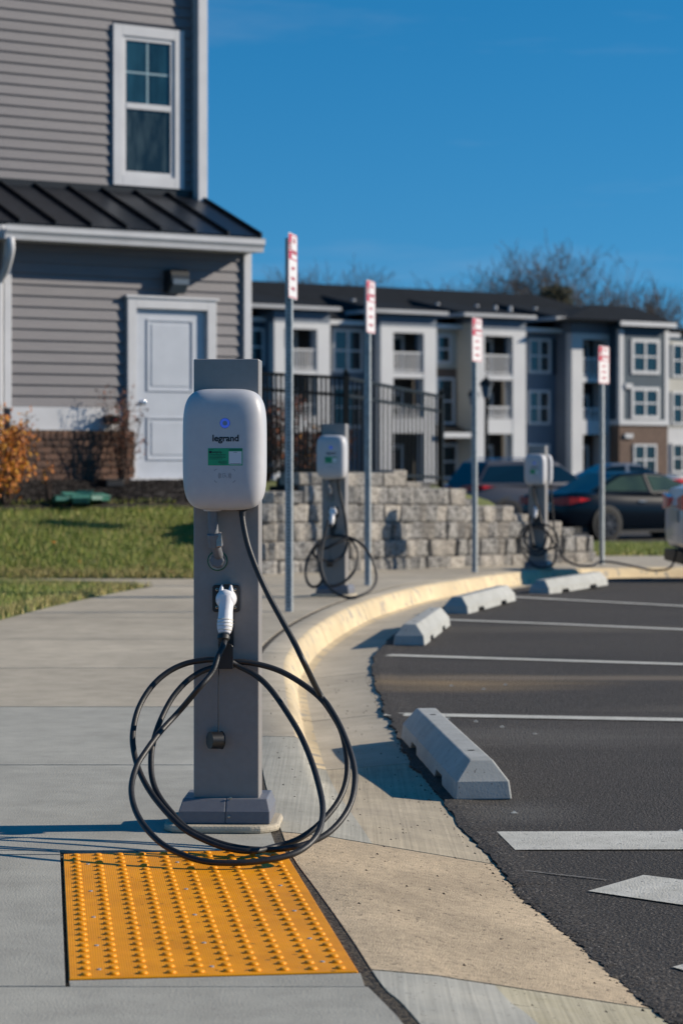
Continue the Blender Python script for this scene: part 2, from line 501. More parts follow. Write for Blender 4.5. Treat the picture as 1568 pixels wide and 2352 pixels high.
for k in range(len(secs) - 1):
    y0, y1 = secs[k] + 0.006, secs[k + 1] - 0.006
    idx = [i for i, p in enumerate(dense) if y0 < p.y < y1]
    if not idx: continue
    pts = []
    def at_y(Y):
        for i in range(len(dense) - 1):
            if dense[i].y <= Y <= dense[i + 1].y:
                t = (Y - dense[i].y) / max(1e-6, dense[i + 1].y - dense[i].y)
                return dense[i].lerp(dense[i + 1], t), frame_at(i)[1]
        return frame_at(len(dense) - 2)
    pts.append(at_y(y0)); pts += [frame_at(i) for i in idx]; pts.append(at_y(y1))
    mb = MB()
    n = 10
    ymid = (y0 + y1) / 2
    for (p, nr) in pts:
        for (o, h) in kerb_prof(p.y):
            mb.v.append((p.x + nr.x * o, p.y + nr.y * o, zs(p.y) + h))
    for i in range(len(pts) - 1):
        for j in range(n):
            mb.f.append((i * n + j, i * n + (j + 1) % n, (i + 1) * n + (j + 1) % n, (i + 1) * n + j))
            mb.m.append(0 if 2 <= j < 6 or ymid < 9.3 and j < 6 else 1)
    mb.f.append(tuple(range(n))); mb.m.append(1)
    mb.f.append(tuple((len(pts) - 1) * n + j for j in range(n))); mb.m.append(1)
    ymid = (y0 + y1) / 2
    if ymid < 5: mm = [M_brushed_near, M_brushed_near_tan]
    elif ymid < 7: mm = [M_apron, M_apron]
    elif ymid < 9.3: mm = [M_brushed_grey, M_brushed]
    elif ymid < 26.3: mm = [M_kerbyellow, M_slab_tan]
    elif ymid < 27.5: mm = [M_slab_grey, M_slab_tan]
    else: mm = [M_kerbyellow, M_slab_tan]
    mb.obj("kerb_section", mm, kerb, smooth=True, angle=50)

# asphalt, starting with a ragged crust at the gutter lip
ed = []
for i in range(1, len(dense) - 1):
    p, nr = frame_at(i)
    if ed and (Vector((ed[-1][0], ed[-1][1], 0)) - p).length < 0.02: pass
    ed.append((p.x, p.y, nr.x, nr.y))
fine = []
for a, b in zip(ed[:-1], ed[1:]):
    l = math.hypot(b[0] - a[0], b[1] - a[1])
    n = max(1, int(l / (0.03 if a[1] < 12 else 0.12)))
    for k in range(n):
        t = k / n
        fine.append([a[q] + (b[q] - a[q]) * t for q in range(4)])
vs, fs, mi = [], [], []
wob = 0
for q in fine:
    wob = 0.93 * wob + rnd.gauss(0, 0.004)
    jag = wob + rnd.gauss(0, 0.003) + (rnd.uniform(-0.012, 0.012) if rnd.random() < 0.12 else 0)
    z = zs(q[1]) - 0.1
    for o, dz in ((0.60 + jag, -0.03), (0.605 + jag, 0.001 + rnd.uniform(0, 0.006)), (0.64 + jag * 0.6, 0.006 + rnd.uniform(-0.002, 0.002)), (0.74, 0.001), (1.3, 0)):
        vs.append((q[0] + q[2] * o, q[1] + q[3] * o, z + dz))
n = 5
for i in range(len(fine) - 1):
    for j in range(n - 1):
        fs.append((i * n + j, i * n + j + 1, (i + 1) * n + j + 1, (i + 1) * n + j)); mi.append(1 if j < 1 else 0)
base = len(vs)
# outer field rows
for i, q in enumerate(fine):
    x, y = vs[i * n + 4][0], vs[i * n + 4][1]
    xx = max(x + 0.5, 40.0) if y < 27.0 else x
    yy = y
    vs.append((max(xx, 40), min(yy, 27.2) if y > 27.0 else yy, zs(min(yy, 27.2)) - 0.1))
for i in range(len(fine) - 1):
    fs.append((i * n + 4, base + i, base + i + 1, (i + 1) * n + 4)); mi.append(0)
asphalt = struct(raw("asphalt", vs, fs, [M_asphalt, M_asphalt_edge], None, mi))

nt = M_asphalt.node_tree; N, L = nt.nodes, nt.links
def stain(cx, cy, sx, sy, colr, amount, nscale):
    t = N.new("ShaderNodeTexCoord"); m = N.new("ShaderNodeMapping")
    m.vector_type = 'TEXTURE'
    m.inputs["Location"].default_value = (cx, cy, -0.1); m.inputs["Scale"].default_value = (sx, sy, 1)
    L.new(t.outputs["Object"], m.inputs["Vector"])
    ns = N.new("ShaderNodeTexNoise"); ns.inputs["Scale"].default_value = nscale; ns.inputs["Detail"].default_value = 5
    st_m = N.new("ShaderNodeMapping"); st_m.inputs["Scale"].default_value = (0.5, 2.0, 1)
    L.new(t.outputs["Object"], st_m.inputs["Vector"]); L.new(st_m.outputs[0], ns.inputs["Vector"])
    g = N.new("ShaderNodeTexGradient"); g.gradient_type = 'QUADRATIC_SPHERE'
    L.new(m.outputs[0], g.inputs["Vector"])
    mu = N.new("ShaderNodeMath"); mu.operation = 'MULTIPLY'; L.new(g.outputs["Fac"], mu.inputs[0]); L.new(ns.outputs["Fac"], mu.inputs[1])
    mr = N.new("ShaderNodeMapRange"); mr.inputs["From Min"].default_value = 0.06; mr.inputs["From Max"].default_value = 0.38; mr.inputs["To Max"].default_value = amount
    L.new(mu.outputs[0], mr.inputs["Value"])
    p = N["Principled BSDF"]; src = p.inputs["Base Color"].links[0].from_socket
    mx = N.new("ShaderNodeMix"); mx.data_type = 'RGBA'; L.new(mr.outputs[0], mx.inputs["Factor"]); L.new(src, mx.inputs[6]); mx.inputs[7].default_value = (*colr, 1)
    L.new(mx.outputs[2], p.inputs["Base Color"])
stain(0.55, 12.6, 1.5, 0.9, S('#8a7454'), 0.85, 1.6)
stain(1.3, 12.9, 2.8, 0.35, S('#7d7060'), 0.7, 1.4)
stain(0.9, 10.2, 1.6, 0.9, S('#57524c'), 0.8, 2.2)
stain(1.6, 16.6, 2.2, 0.8, S('#5d564c'), 0.8, 1.2)
stain(0.55, 8.0, 0.5, 0.5, S('#5c5852'), 0.7, 4)
stain(1.15, 6.75, 0.5, 0.22, S('#161412'), 0.8, 5)
stain(1.6, 9.3, 0.9, 0.3, S('#181614'), 0.7, 3)
stain(2.0, 11.3, 1.6, 0.35, S('#6a6258'), 0.7, 2)
stain(1.0, 14.2, 1.4, 0.5, S('#1b1917'), 0.7, 2)
# painted markings on the asphalt
def paint(name, pts, parent, m=M_white_line):
    """pts are ground points (x, y); each edge split so the sheet follows the fall of the ground"""
    n = 14
    (a, b, c, d) = [Vector((p[0], p[1], 0)) for p in pts]
    vs = []
    for i in range(n + 1):
        t = i / n
        for q in (a.lerp(b, t), d.lerp(c, t)):
            vs.append((q.x, q.y, zs(q.y) - 0.1 + 0.0045))
    fs = [(2 * i, 2 * i + 1, 2 * i + 3, 2 * i + 2) for i in range(n)]
    return raw(name, vs, fs, m, parent)
def line_px(x0, y0, x1, y1, w, ext=6.0):
    za = zs(15) - 0.1
    a, b = gnd(x0, y0, za), gnd(x1, y1, za)
    for _ in range(4):
        a = gnd(x0, y0, zs(a.y) - 0.1); b = gnd(x1, y1, zs(b.y) - 0.1)
    d = (b - a); d.z = 0
    d = d.normalized()
    b = b + d * ext
    nrm = Vector((-d.y, d.x, 0)) * w / 2
    paint("parking_line", [a - nrm, b - nrm, b + nrm, a + nrm], asphalt)
for L in ((884, 1642, 1568, 1655), (891, 1506, 1568, 1527), (1016, 1424, 1568, 1447), (1160, 1371, 1568, 1393)):
    line_px(*L, 0.13)
G1 = lambda x, y: gnd(x, y, -0.1)
paint("crosswalk_bar", [G1(1182, 1955), G1(1900, 1953), G1(1900, 1911), G1(1140, 1913)], asphalt)
paint("crosswalk_bar", [G1(1349, 2050), G1(1900, 2131), G1(1900, 2066), G1(1477, 2013)], asphalt)
paint("crosswalk_bar", [G1(1543, 2225), G1(1900, 2330), G1(1900, 2240), G1(1640, 2200)], asphalt)

M_scrape = mat("scrape_mark", S('#77746f'), S('#4a4744'), 60, 5, 0.85, contrast=(0.45, 0.6))
a, b = G1(1205, 2003), G1(1392, 2024)
paint("scrape_mark", [a + Vector((0, -.008, 0)), b + Vector((0, -.006, 0)), b + Vector((0, .006, 0)), a + Vector((0, .008, 0))], asphalt, M_scrape)
vs, fs = [], []
for (x, y) in ((1036, 1577), (1110, 1585), (1160, 1575), (1028, 1653), (1092, 1660), (1152, 1672), (1228, 1688), (1562, 1912), (1180, 1870)):
    p = G1(x, y); q_ = 0.006; b_ = len(vs)
    vs += [(p.x - q_ * 2, p.y - q_, -0.096), (p.x + q_ * 2, p.y - q_, -0.096), (p.x, p.y + q_, -0.096), (p.x, p.y, -0.088)]
    fs += [(b_, b_ + 1, b_ + 3), (b_ + 1, b_ + 2, b_ + 3), (b_ + 2, b_, b_ + 3)]
stuff(raw("pale_pebbles", vs, fs, M_white_line))
# pavement slabs
sidewalk = struct(bpy.data.objects.new("sidewalk", None)); scene.collection.objects.link(sidewalk)
WALL = catmull([(-1.2, 24.15, 0), (-0.80, 24.4, 0), (-0.37, 24.9, 0), (0.13, 25.7, 0), (1.04, 27.3, 0), (2.05, 29.0, 0), (3.2, 30.6, 0)], 12)
def wall_x(Y):
    return interp(Y, [p.y for p in WALL], [p.x for p in WALL])
def left_x(Y):
    if Y < 20.75: return interp(Y, [0, 16, 18, 20.0, 20.7], [-4.4, -2.26, -2.05, -1.78, -1.62])
    if Y < 22.86: return -9.0
    return wall_x(Y) - 0.05 if Y < 30.6 else 3.15
def slab(X0, X1, Ya, Yb, m, nx=3, ny=8):
    """top sheet with a slightly eased edge plus skirts; X0/X1 are functions of Y"""
    vs, fs = [], []
    g = 0.004 if Ya < 8.3 else 0.009
    for j in range(ny + 1):
        Y = Ya + g + (Yb - Ya - 2 * g) * j / ny
        for i in range(nx + 1):
            X = X0(Y) + g + (X1(Y) - X0(Y) - 2 * g) * i / nx
            vs.append((X, Y, zs(Y)))
    W = nx + 1
    for j in range(ny):
        for i in range(nx): fs.append((j * W + i, j * W + i + 1, (j + 1) * W + i + 1, (j + 1) * W + i))
    rim = [i for i in range(W)] + [j * W + nx for j in range(1, ny + 1)] + [ny * W + i for i in range(nx - 1, -1, -1)] + [j * W for j in range(ny - 1, 0, -1)]
    b = len(vs)
    for r in rim: vs.append((vs[r][0], vs[r][1], vs[r][2] - 0.1))
    for k in range(len(rim)): fs.append((rim[(k + 1) % len(rim)], rim[k], b + k, b + (k + 1) % len(rim)))
    return raw("slab", vs, fs, m, sidewalk)
TYAW = R(7.0)
TO = Vector((-0.558, 4.96, 0))
tw, td = Vector((math.cos(TYAW), math.sin(TYAW), 0)), Vector((-math.sin(TYAW), math.cos(TYAW), 0))
TW, TD = 0.597, 1.575
def tile_left(Y): return TO.x + (Y - TO.y) * td.x / td.y - 0.004
JR = lambda Y: xj(Y) - 0.028
LX = lambda Y: left_x(Y)
slab(lambda Y: -4.4, JR, 1.9, 4.90, M_slab_grey, ny=12)
# beside the tile
slab(lambda Y: -4.2, tile_left, 4.90, 6.53, M_slab_grey)
# around the tile: a bed just under the plate, sloped joint at its ends
slab(tile_left, JR, 4.90, 6.60, M_joint).location.z = -0.012
# fillers between the tile plate and the straight joints
def quad_slab(p):
    vs = [(x, y, 0.0) for x, y in p] + [(x, y, -0.1) for x, y in p]
    fs = [(0, 1, 2, 3), (1, 0, 4, 5), (2, 1, 5, 6), (3, 2, 6, 7), (0, 3, 7, 4)]
    return raw("slab", vs, fs, M_slab_grey, sidewalk)
c0 = TO - td * 0.006; c1 = TO + tw * TW - td * 0.006
quad_slab([(tile_left(4.9) + 0.006, 4.9), (c1.x + 0.012, 4.9), (c1.x + 0.004, c1.y), (c0.x, c0.y)])
e0 = TO + td * (TD + 0.006); e1 = TO + tw * TW + td * (TD + 0.006)
rows = [6.53, 8.44, 10.42, 12.35, 14.3, 16.25, 18.2, 20.72]
slab(lambda Y: -4.2 if Y < 8 else LX(Y), JR, 6.60, rows[1], M_slab_grey)
slab(lambda Y: -4.2, tile_left, 6.535, 6.60, M_slab_grey, 1, 1)
for a, b in zip(rows[1:-1], rows[2:]):
    slab(LX, JR, a, b, M_slab_grey if a < 10 else M_slab_tan)
# walkway to the house, in squares, then the curved strip under the retaining wall
xw = [-9, -7.4, -5.8, -4.2, -2.7]
for a, b in zip(xw[:-1], xw[1:]):
    slab(lambda Y, a=a: a, lambda Y, b=b: b, 20.74, 22.85, M_slab_tan)
slab(lambda Y: -2.7, lambda Y: -0.9, 20.74, 22.85, M_slab_tan)
slab(lambda Y: -0.9, JR, 20.74, 22.85, M_slab_tan)
for a, b in ((22.86, 24.4), (24.4, 26.0), (26.0, 27.5), (27.5, 28.4)):
    slab(LX, JR, a, b, M_slab_tan, 4, 10)
slab(lambda Y: wall_x(Y) - 0.05, lambda Y: 5.6, 28.93, 30.6, M_slab_tan)
slab(lambda Y: wall_x(Y) - 0.05, lambda Y: min(xj(Y) - 0.016, 40), 28.4, 28.93, M_slab_tan, 6, 12)
for a, b in ((5.6, 8), (8, 11), (11, 16), (16, 40)):
    slab(lambda Y, a=a: a, lambda Y, b=b: b, 28.93, 33.6, M_slab_tan)
slab(lambda Y: 3.2, lambda Y: 5.6, 30.6, 33.6, M_slab_tan)
# dirt bed that shows in the joints
vs, fs = [], []
yy = [1.9 + 0.5 * i for i in range(60)]
yy = [y for y in yy if y < 28.5]
for y in yy: vs += [(left_x(y) if y < 20 or y > 22.9 else -9, y, zs(y) - 0.03), (xj(y) - 0.06, y, zs(y) - 0.004), (xj(y) + 0.004, y, zs(y) - 0.0015)]
fs = [(3 * i + k, 3 * i + k + 1, 3 * i + k + 4, 3 * i + k + 3) for i in range(len(yy) - 1) for k in (0, 1)]
bed = raw("joint_bed", vs, fs, M_joint, sidewalk)
# crumbs and grit caught in the joint against the kerb
vs, fs = [], []
for _ in range(900):
    y = rnd.uniform(4.2, 12)
    x = xj(y) + rnd.gauss(-0.011, 0.010)
    s = rnd.uniform(0.001, 0.0045)
    b = len(vs); z = zs(y) - 0.008
    vs += [(x - s, y - s, z), (x + s, y - s, z), (x, y + s, z), (x, y, z + s * 1.6)]
    fs += [(b, b + 1, b + 3), (b + 1, b + 2, b + 3), (b + 2, b, b + 3)]
stuff(raw("joint_grit", vs, fs, M_joint, sidewalk))
# grit on the concrete apron and the road edge
vs, fs = [], []
for _ in range(620):
    y = rnd.uniform(4.8, 13); o = rnd.uniform(0.05, 0.58)
    q_ = rnd.random()
    if q_ < 0.55: o = 0.6 + abs(rnd.gauss(0, 0.05)) - 0.03
    elif q_ < 0.75: o = rnd.uniform(0.65, 1.6)
    x = xj(y) + o
    hh = interp(o, [p[0] for p in kerb_prof(y)[:8]] + [3], [p[1] for p in kerb_prof(y)[:8]] + [-0.1]) + zs(y)
    s = rnd.uniform(0.0015, 0.004)
    b = len(vs)
    vs += [(x - s, y - s, hh), (x + s * 1.4, y - s, hh), (x, y + s, hh), (x, y, hh + s * 1.2)]
    fs += [(b, b + 1, b + 3), (b + 1, b + 2, b + 3), (b + 2, b, b + 3)]
go = stuff(raw("road_grit", vs, fs, M_asphalt_edge))

# ------------------------------------------------------------------ tactile paving
M_tile.node_tree  # fine moulded ribs across the plate
nt = M_tile.node_tree; N, L = nt.nodes, nt.links
tcn = N.new("ShaderNodeTexCoord"); wv = N.new("ShaderNodeTexWave")
wv.wave_type = 'BANDS'; wv.bands_direction = 'X'; wv.inputs["Scale"].default_value = 60; wv.inputs["Distortion"].default_value = 0.4
L.new(tcn.outputs["Object"], wv.inputs["Vector"])
bpn = N.new("ShaderNodeBump"); bpn.inputs["Strength"].default_value = 0.15; bpn.inputs["Distance"].default_value = 0.002
L.new(wv.outputs["Fac"], bpn.inputs["Height"]); L.new(bpn.outputs[0], N["Principled BSDF"].inputs["Normal"])
tile = thing("tactile_paving", "orange tactile paving plate with rows of domes set in the pavement", "tactile paving", TO, TYAW)
mb = MB(); mb.box(0, TW, 0, TD, -0.03, 0.003); mb.obj("plate", M_tile, tile, bevel=0.002, seg=1)
M_dome = mat("dome_orange", S('#ec9a06'), S('#e69404'), 14, 3, 0.4, spec=0.4)
dm = MB()
dm.lathe([(0.0116, 0.003), (0.0108, 0.0052), (0.0090, 0.0072), (0.0064, 0.0082), (0.003, 0.0085)], (0, 0, 0), 'z', 12)
dome0 = None
for r in range(26):
    for c in range(10):
        loc = (0.034 + c * 0.0588, 0.031 + r * 0.0605, 0)
        if dome0 is None: dome0 = dm.obj("dome", M_dome, tile, smooth='all', loc=loc)
        else: link("dome", dome0.data, tile, loc=loc)
an = MB(); an.lathe([(0.0052, 0.003), (0.0048, 0.0048), (0.001, 0.0048)], (0, 0, 0), 'z', 8)
a0 = None
for (u, v) in [(0.063, 0.08), (0.063, 0.33), (0.063, 0.66), (0.063, 1.0), (0.063, 1.4), (0.298, 0.08), (0.298, 0.33), (0.298, 0.66), (0.298, 1.0), (0.298, 1.4), (0.534, 0.1), (0.534, 0.35), (0.534, 0.68), (0.534, 1.02), (0.534, 1.4)]:
    if a0 is None: a0 = an.obj("anchor", M_galv, tile, loc=(u, v, 0))
    else: link("anchor", a0.data, tile, loc=(u, v, 0))

# ================================================================== CHARGING STATIONS
SX, SY = -0.333, 7.045
GS = "charging stations along the kerb"
st = thing("charging_station", "nearest charging station, white rounded charger on a grey post beside the orange tactile plate", "charging station", (SX + 0.005, SY, 0), R(-2.5), GS)
def lx(x, Z): return (x - CX) * Z / F - SX
def lz(y, Z): return CAMH - (y - HY) * Z / F
FY = -0.075                                          # post front, local
# footing of grout
ft = MB(); pr = []
for k in range(28):
    a = 2 * math.pi * k / 28
    q = 4.5
    pr.append((-0.014 + 0.168 * math.copysign(abs(math.cos(a)) ** (2 / q), math.cos(a)) + rnd.uniform(-0.004, 0.004), 0.155 * math.copysign(abs(math.sin(a)) ** (2 / q), math.sin(a)) + rnd.uniform(-0.004, 0.004)))
ft.prism(pr, 'z', 0.0, 0.022)
ft.obj("footing", M_slab_tan, st, bevel=0.008)
mb = MB(); mb.box(-0.0948, 0.0948, FY, 0.035, 0.022, 1.357)
mb.obj("post", M_post, st, bevel=0.0045, seg=3)
# base cover in two halves
def cover(x0, x1, name="base_cover"):
    mb = MB()
    d, t, zb, zm, zt = 0.118, 0.092, 0.0225, 0.058, 0.092
    def half(sgn):
        lo = [(x0, -d, zb), (x1, -d, zb), (x1, d, zb), (x0, d, zb)]
        md = [(x0, -d, zm), (x1, -d, zm), (x1, d, zm), (x0, d, zm)]
        xi0 = x0 + (0.010 if x0 < -0.1 else 0); xi1 = x1 - (0.010 if x1 > 0.1 else 0)
        tp = [(xi0, -t, zt), (xi1, -t, zt), (xi1, t, zt), (xi0, t, zt)]
        mb.add(lo + md + tp, [(3, 2, 1, 0), (0, 1, 5, 4), (1, 2, 6, 5), (2, 3, 7, 6), (3, 0, 4, 7), (4, 5, 9, 8), (5, 6, 10, 9), (6, 7, 11, 10), (7, 4, 8, 11), (8, 9, 10, 11)])
    half(1)
    return mb.obj(name, M_basegrey, st, bevel=0.003)
cov = cover(-0.1335, 0.0004); cov2 = cover(0.0012, 0.1285)
for (x, z, y) in ((0.0115, 0.044, -0.1185), (0.0135, 0.0935, -0.0935)):
    mb = MB(); mb.lathe([(0.0042, 0.0), (0.0038, -0.002), (0.0015, -0.0028)], (x, y, z), 'y', 10)
    mb.obj("screw", M_screw, cov2, smooth=True)

# charger head
HA, HB, HZ, HN, HP = 0.1183, 0.1735, 1.0955, 4.6, 4.2
HV, HD = -0.118, 0.082                                # where the dome starts, how deep it is
def hsurf(x, z, eps=0.0006):
    r = (abs(x / HA) ** HN + abs((z - HZ) / HB) ** HN) ** (1 / HN)
    r = min(r, 0.999)
    return HV - HD * (1 - r ** HP) ** (1 / HP) - eps
mb = MB(); n = 72
rings = [(0.90, FY - 0.004), (0.965, FY - 0.006), (0.99, FY - 0.012), (1.0, FY - 0.022), (1.0, HV + 0.004)]
for k in range(0, 19):
    a = k / 19 * math.pi / 2
    rings.append((math.cos(a) ** (2 / HP), HV - HD * math.sin(a) ** (2 / HP)))
rings.append((0.02, HV - HD))
vs = []
for (s_, y_) in rings:
    for j in range(n):
        a = 2 * math.pi * (j + 0.5) / n
        ca, sa = math.cos(a), math.sin(a)
        vs.append((s_ * HA * math.copysign(abs(ca) ** (2 / HN), ca), y_, HZ + s_ * HB * math.copysign(abs(sa) ** (2 / HN), sa)))
k = len(rings)
fs = [(i * n + j, i * n + (j + 1) % n, (i + 1) * n + (j + 1) % n, (i + 1) * n + j) for i in range(k - 1) for j in range(n)]
fs += [tuple(range(n)), tuple((k - 1) * n + j for j in range(n))]
mb.add(vs, fs)
head = mb.obj("charger", M_head, st, smooth='all')
ZH = 6.85
def on_head(vs2, fs2, cx, cz, m, name, eps=0.0006):
    mb = MB()
    vs = [(cx + x, hsurf(cx + x, cz + z, eps), cz + z) for x, z in vs2]
    return raw(name, vs, fs2, m, head)
def disc2d(r, n=28, r0=None):
    if r0 is None:
        return [(r * math.cos(2 * math.pi * i / n), r * math.sin(2 * math.pi * i / n)) for i in range(n)] + [(0, 0)], [((i + 1) % n, i, n) for i in range(n)]
    vs = [(q * math.cos(2 * math.pi * i / n), q * math.sin(2 * math.pi * i / n)) for i in range(n) for q in (r, r0)]
    return vs, [(2 * i, 2 * i + 1, (2 * i + 3) % (2 * n), (2 * i + 2) % (2 * n)) for i in range(n)]
hx, hz = lx(520, ZH), lz(972, ZH)
on_head(*disc2d(0.0146), hx, hz, M_ink2, "light_rim", 0.0004)
on_head(*disc2d(0.0139, 28, 0.0066), hx, hz, M_led, "status_light", 0.0009)
on_head(*disc2d(0.0068), hx, hz, M_led_c, "light_button", 0.0009)
tv, tf = text2d("legrand", 0.0262, 0.00078)
w = max(v[0] for v in tv) - min(v[0] for v in tv)
sc = 0.0745 / w
on_head([(x * sc, z * sc) for x, z in tv], tf, lx(521.5, ZH), lz(1007, ZH), M_ink, "logo")
def grid2d(x0, x1, z0, z1, nx, nz):
    return [(x0 + (x1 - x0) * i / nx, z0 + (z1 - z0) * j / nz) for j in range(nz + 1) for i in range(nx + 1)], \
           [(j * (nx + 1) + i, j * (nx + 1) + i + 1, (j + 1) * (nx + 1) + i + 1, (j + 1) * (nx + 1) + i) for j in range(nz) for i in range(nx)]
sx0, sx1, sz0, sz1 = lx(481, ZH), lx(560.5, ZH), lz(1069, ZH), lz(1029.5, ZH)
on_head(*grid2d(sx0, sx1, sz0, sz1, 12, 6), 0, 0, M_green, "sticker", 0.0008)
SW, SH = sx1 - sx0, sz1 - sz0
def spx(u, v): return sx0 + u * SW, sz1 - v * SH      # u,v from the sticker's top-left corner
a = spx(0.605, 0.185); b = spx(0.975, 0.94)
on_head(*grid2d(a[0], b[0], b[1], a[1], 6, 5), 0, 0, M_stkw, "sticker_panel", 0.0012)
a = spx(0.03, 0.15); b = spx(0.115, 0.30)
on_head(*grid2d(a[0], b[0], b[1], a[1], 1, 1), 0, 0, M_ink, "sticker_badge", 0.0012)
tv, tf = text2d("ampUp", 0.0115, 0.0002)
w = max(v[0] for v in tv) - min(v[0] for v in tv); sc = 0.272 * SW / w
c = spx(0.268, 0.225)
on_head([(x * sc, z * sc) for x, z in tv], tf, c[0], c[1], M_ink, "sticker_name", 0.0013)
# small print: rows too fine to read
vs2, fs2 = [], []
def prow(u0, u1, v, h):
    u = u0
    while u < u1:
        l = rnd.uniform(0.02, 0.06)
        a = spx(u, v - h / 2); b = spx(min(u + l, u1), v + h / 2)
        k = len(vs2)
        vs2.extend([(a[0], b[1]), (b[0], b[1]), (b[0], a[1]), (a[0], a[1])]); fs2.append((k, k + 1, k + 2, k + 3))
        u += l + 0.008
prow(0.03, 0.15, 0.08, 0.018)
for i, e in enumerate((0.52, 0.52, 0.52, 0.42)): prow(0.035, e, 0.375 + i * 0.083, 0.024)
for i, s_ in enumerate((0.30, 0.30, 0.35)): prow(s_, 0.545, 0.755 + i * 0.077, 0.026)
prow(0.61, 0.985, 0.055, 0.03); prow(0.61, 0.985, 0.115, 0.03)
prow(0.63, 0.95, 0.895, 0.024); prow(0.74, 0.84, 0.24, 0.02)
on_head(vs2, fs2, 0, 0, M_ink, "sticker_print", 0.0015)
# tap-to-pay mark
vs2, fs2 = [], []
def addstrip(pts, w=0.0007):
    v, f = strip2d(pts, w)
    k = len(vs2); vs2.extend(v); fs2.extend([tuple(i + k for i in q) for q in f])
U = 0.0001245 * 1.0                                   # metres per zoomed survey unit
def mk(px, py): return ((px - 779) * U, -(py - 945) * U)
for s_ in (-1, 1):
    for rr, hh in ((80, 42), (105, 55), (130, 68)):
        pts = []
        for k in range(9):
            a = (k / 8 - 0.5) * 2 * math.asin(hh / (rr * 0.95))
            pts.append(mk(779 + s_ * (rr + 15 - rr * (1 - math.cos(a)) * 1.2 - 0), 945 + rr * 0.95 * math.sin(a)))
        addstrip(pts, 0.0008)
    for q in (-1, 1):
        pts = []
        for k in range(6):
            a = math.pi / 2 * k / 5
            pts.append(mk(779 + s_ * (180 + 52 * math.sin(a)), 945 + q * (150 - 50 * (1 - math.cos(a)))))
        addstrip(pts, 0.0009)
addstrip([mk(*p) for p in ((765, 985), (738, 985), (738, 897), (790, 897), (790, 930))], 0.0008)
addstrip([mk(*p) for p in ((770, 950), (785, 975), (765, 940), (800, 945), (815, 970), (822, 1000))], 0.0008)
on_head(vs2, fs2, lx(519.5, ZH), lz(1092.5, ZH), M_ink2, "tap_mark")
# glands under the head
mb = MB(); mb.lathe([(0.022, 0.010), (0.023, 0.0), (0.016, -0.004), (0.012, -0.006)], (lx(555, 6.9), -0.125, 0.926), 'z', 16)
mb.obj("cable_gland", M_black, head, smooth=True)
mb = MB(); mb.lathe([(0.026, 0.012), (0.026, -0.0), (0.0235, -0.003)], (lx(487, 6.9), -0.118, 0.922), 'z', 20)
mb.obj("conduit_gland", M_head, head, smooth=True)
# conduit
cx0 = lx(487.5, 6.9)
pts = catmull([(cx0, -0.118, 0.922), (cx0 + 0.001, -0.118, 0.885), (cx0 + 0.004, -0.116, 0.85), (cx0 + 0.008, -0.108, 0.822), (cx0 + 0.012, -0.095, 0.800), (cx0 + 0.0145, -0.07, 0.785)], 6)
mb = MB(); mb.tube(pts, 0.0142, 16); cond = mb.obj("conduit", M_conduit, st, smooth=True)
mb = MB()
nutc = Vector((cx0 + 0.006, -0.112, 0.836)); dirn = Vector((0.12, 0.22, -1)).normalized()
mb.tube([nutc - dirn * 0.021, nutc - dirn * 0.019, nutc + dirn * 0.019, nutc + dirn * 0.021], [0.019, 0.0215, 0.0215, 0.019], 10)
mb.obj("conduit_nut", M_conduit, cond, bevel=0.0012, seg=1)
mb = MB(); mb.box(cx0 + 0.012, cx0 + 0.0265, -0.132, -0.124, 0.817, 0.856)
mb.obj("nut_tab", M_clear, cond, bevel=0.0015)
gx, gz = lx(498.5, 6.97), lz(1288, 6.97)
mb = MB(); mb.lathe([(0.0292, 0), (0.0292, -0.003), (0.0268, -0.0035)], (gx, FY, gz), 'y', 28); mb.obj("gasket", M_gasket, cond, smooth=True)
mb = MB(); mb.lathe([(0.0262, -0.003), (0.0258, -0.006), (0.02, -0.006)], (gx, FY, gz), 'y', 28); mb.obj("washer", M_galv0, cond, smooth=True)
mb = MB(); mb.lathe([(0.0205, -0.005), (0.0205, -0.012), (0.016, -0.0135)], (gx, FY, gz), 'y', 8); mb.obj("lock_nut", M_conduit, cond, bevel=0.001)
# holster plate with neck
def hp(zx, zy, Z=6.965): return (lx(421.1 + zx * 0.1953, Z), lz(1148.4 + zy * 0.1953, Z))
def rrect(x0, x1, z0, z1, r, n=5):
    o = []
    for (cx, cz, a0) in ((x1 - r, z1 - r, 0), (x0 + r, z1 - r, 90), (x0 + r, z0 + r, 180), (x1 - r, z0 + r, 270)):
        for k in range(n + 1):
            a = R(a0 + 90 * k / n); o.append((cx + r * math.cos(a), cz + r * math.sin(a)))
    return o
p0, p1 = hp(338, 1318), hp(657, 1000)
mb = MB(); mb.prism(rrect(p0[0], p1[0], p0[1], p1[1], 0.008), 'y', FY, FY - 0.008)
q0, q1 = hp(408, 1720), hp(586, 1318)
mb.prism([(q0[0], q0[1]), (q1[0], q0[1]), (q1[0], q1[1]), (q1[0] + 0.012, q1[1] + 0.0085), (q0[0] - 0.012, q1[1] + 0.0085), (q0[0], q1[1])], 'y', FY, FY - 0.006)
hol = mb.obj("holster_plate", M_blackp, st, bevel=0.0012)
for (a, b) in ((392, 1052), (602, 1052), (392, 1262), (602, 1262)):
    q = hp(a, b)
    mb = MB(); mb.lathe([(0.0047, -0.008), (0.0044, -0.0098), (0.002, -0.0106)], (q[0], FY, q[1]), 'y', 12)
    mb.box(q[0] - 0.0028, q[0] + 0.0028, FY - 0.0112, FY - 0.0105, q[1] - 0.0006, q[1] + 0.0006, 1)
    mb.box(q[0] - 0.0006, q[0] + 0.0006, FY - 0.0113, FY - 0.0106, q[1] - 0.0028, q[1] + 0.0028, 1)
    mb.obj("screw", [M_screw, M_hole], hol, smooth=True)
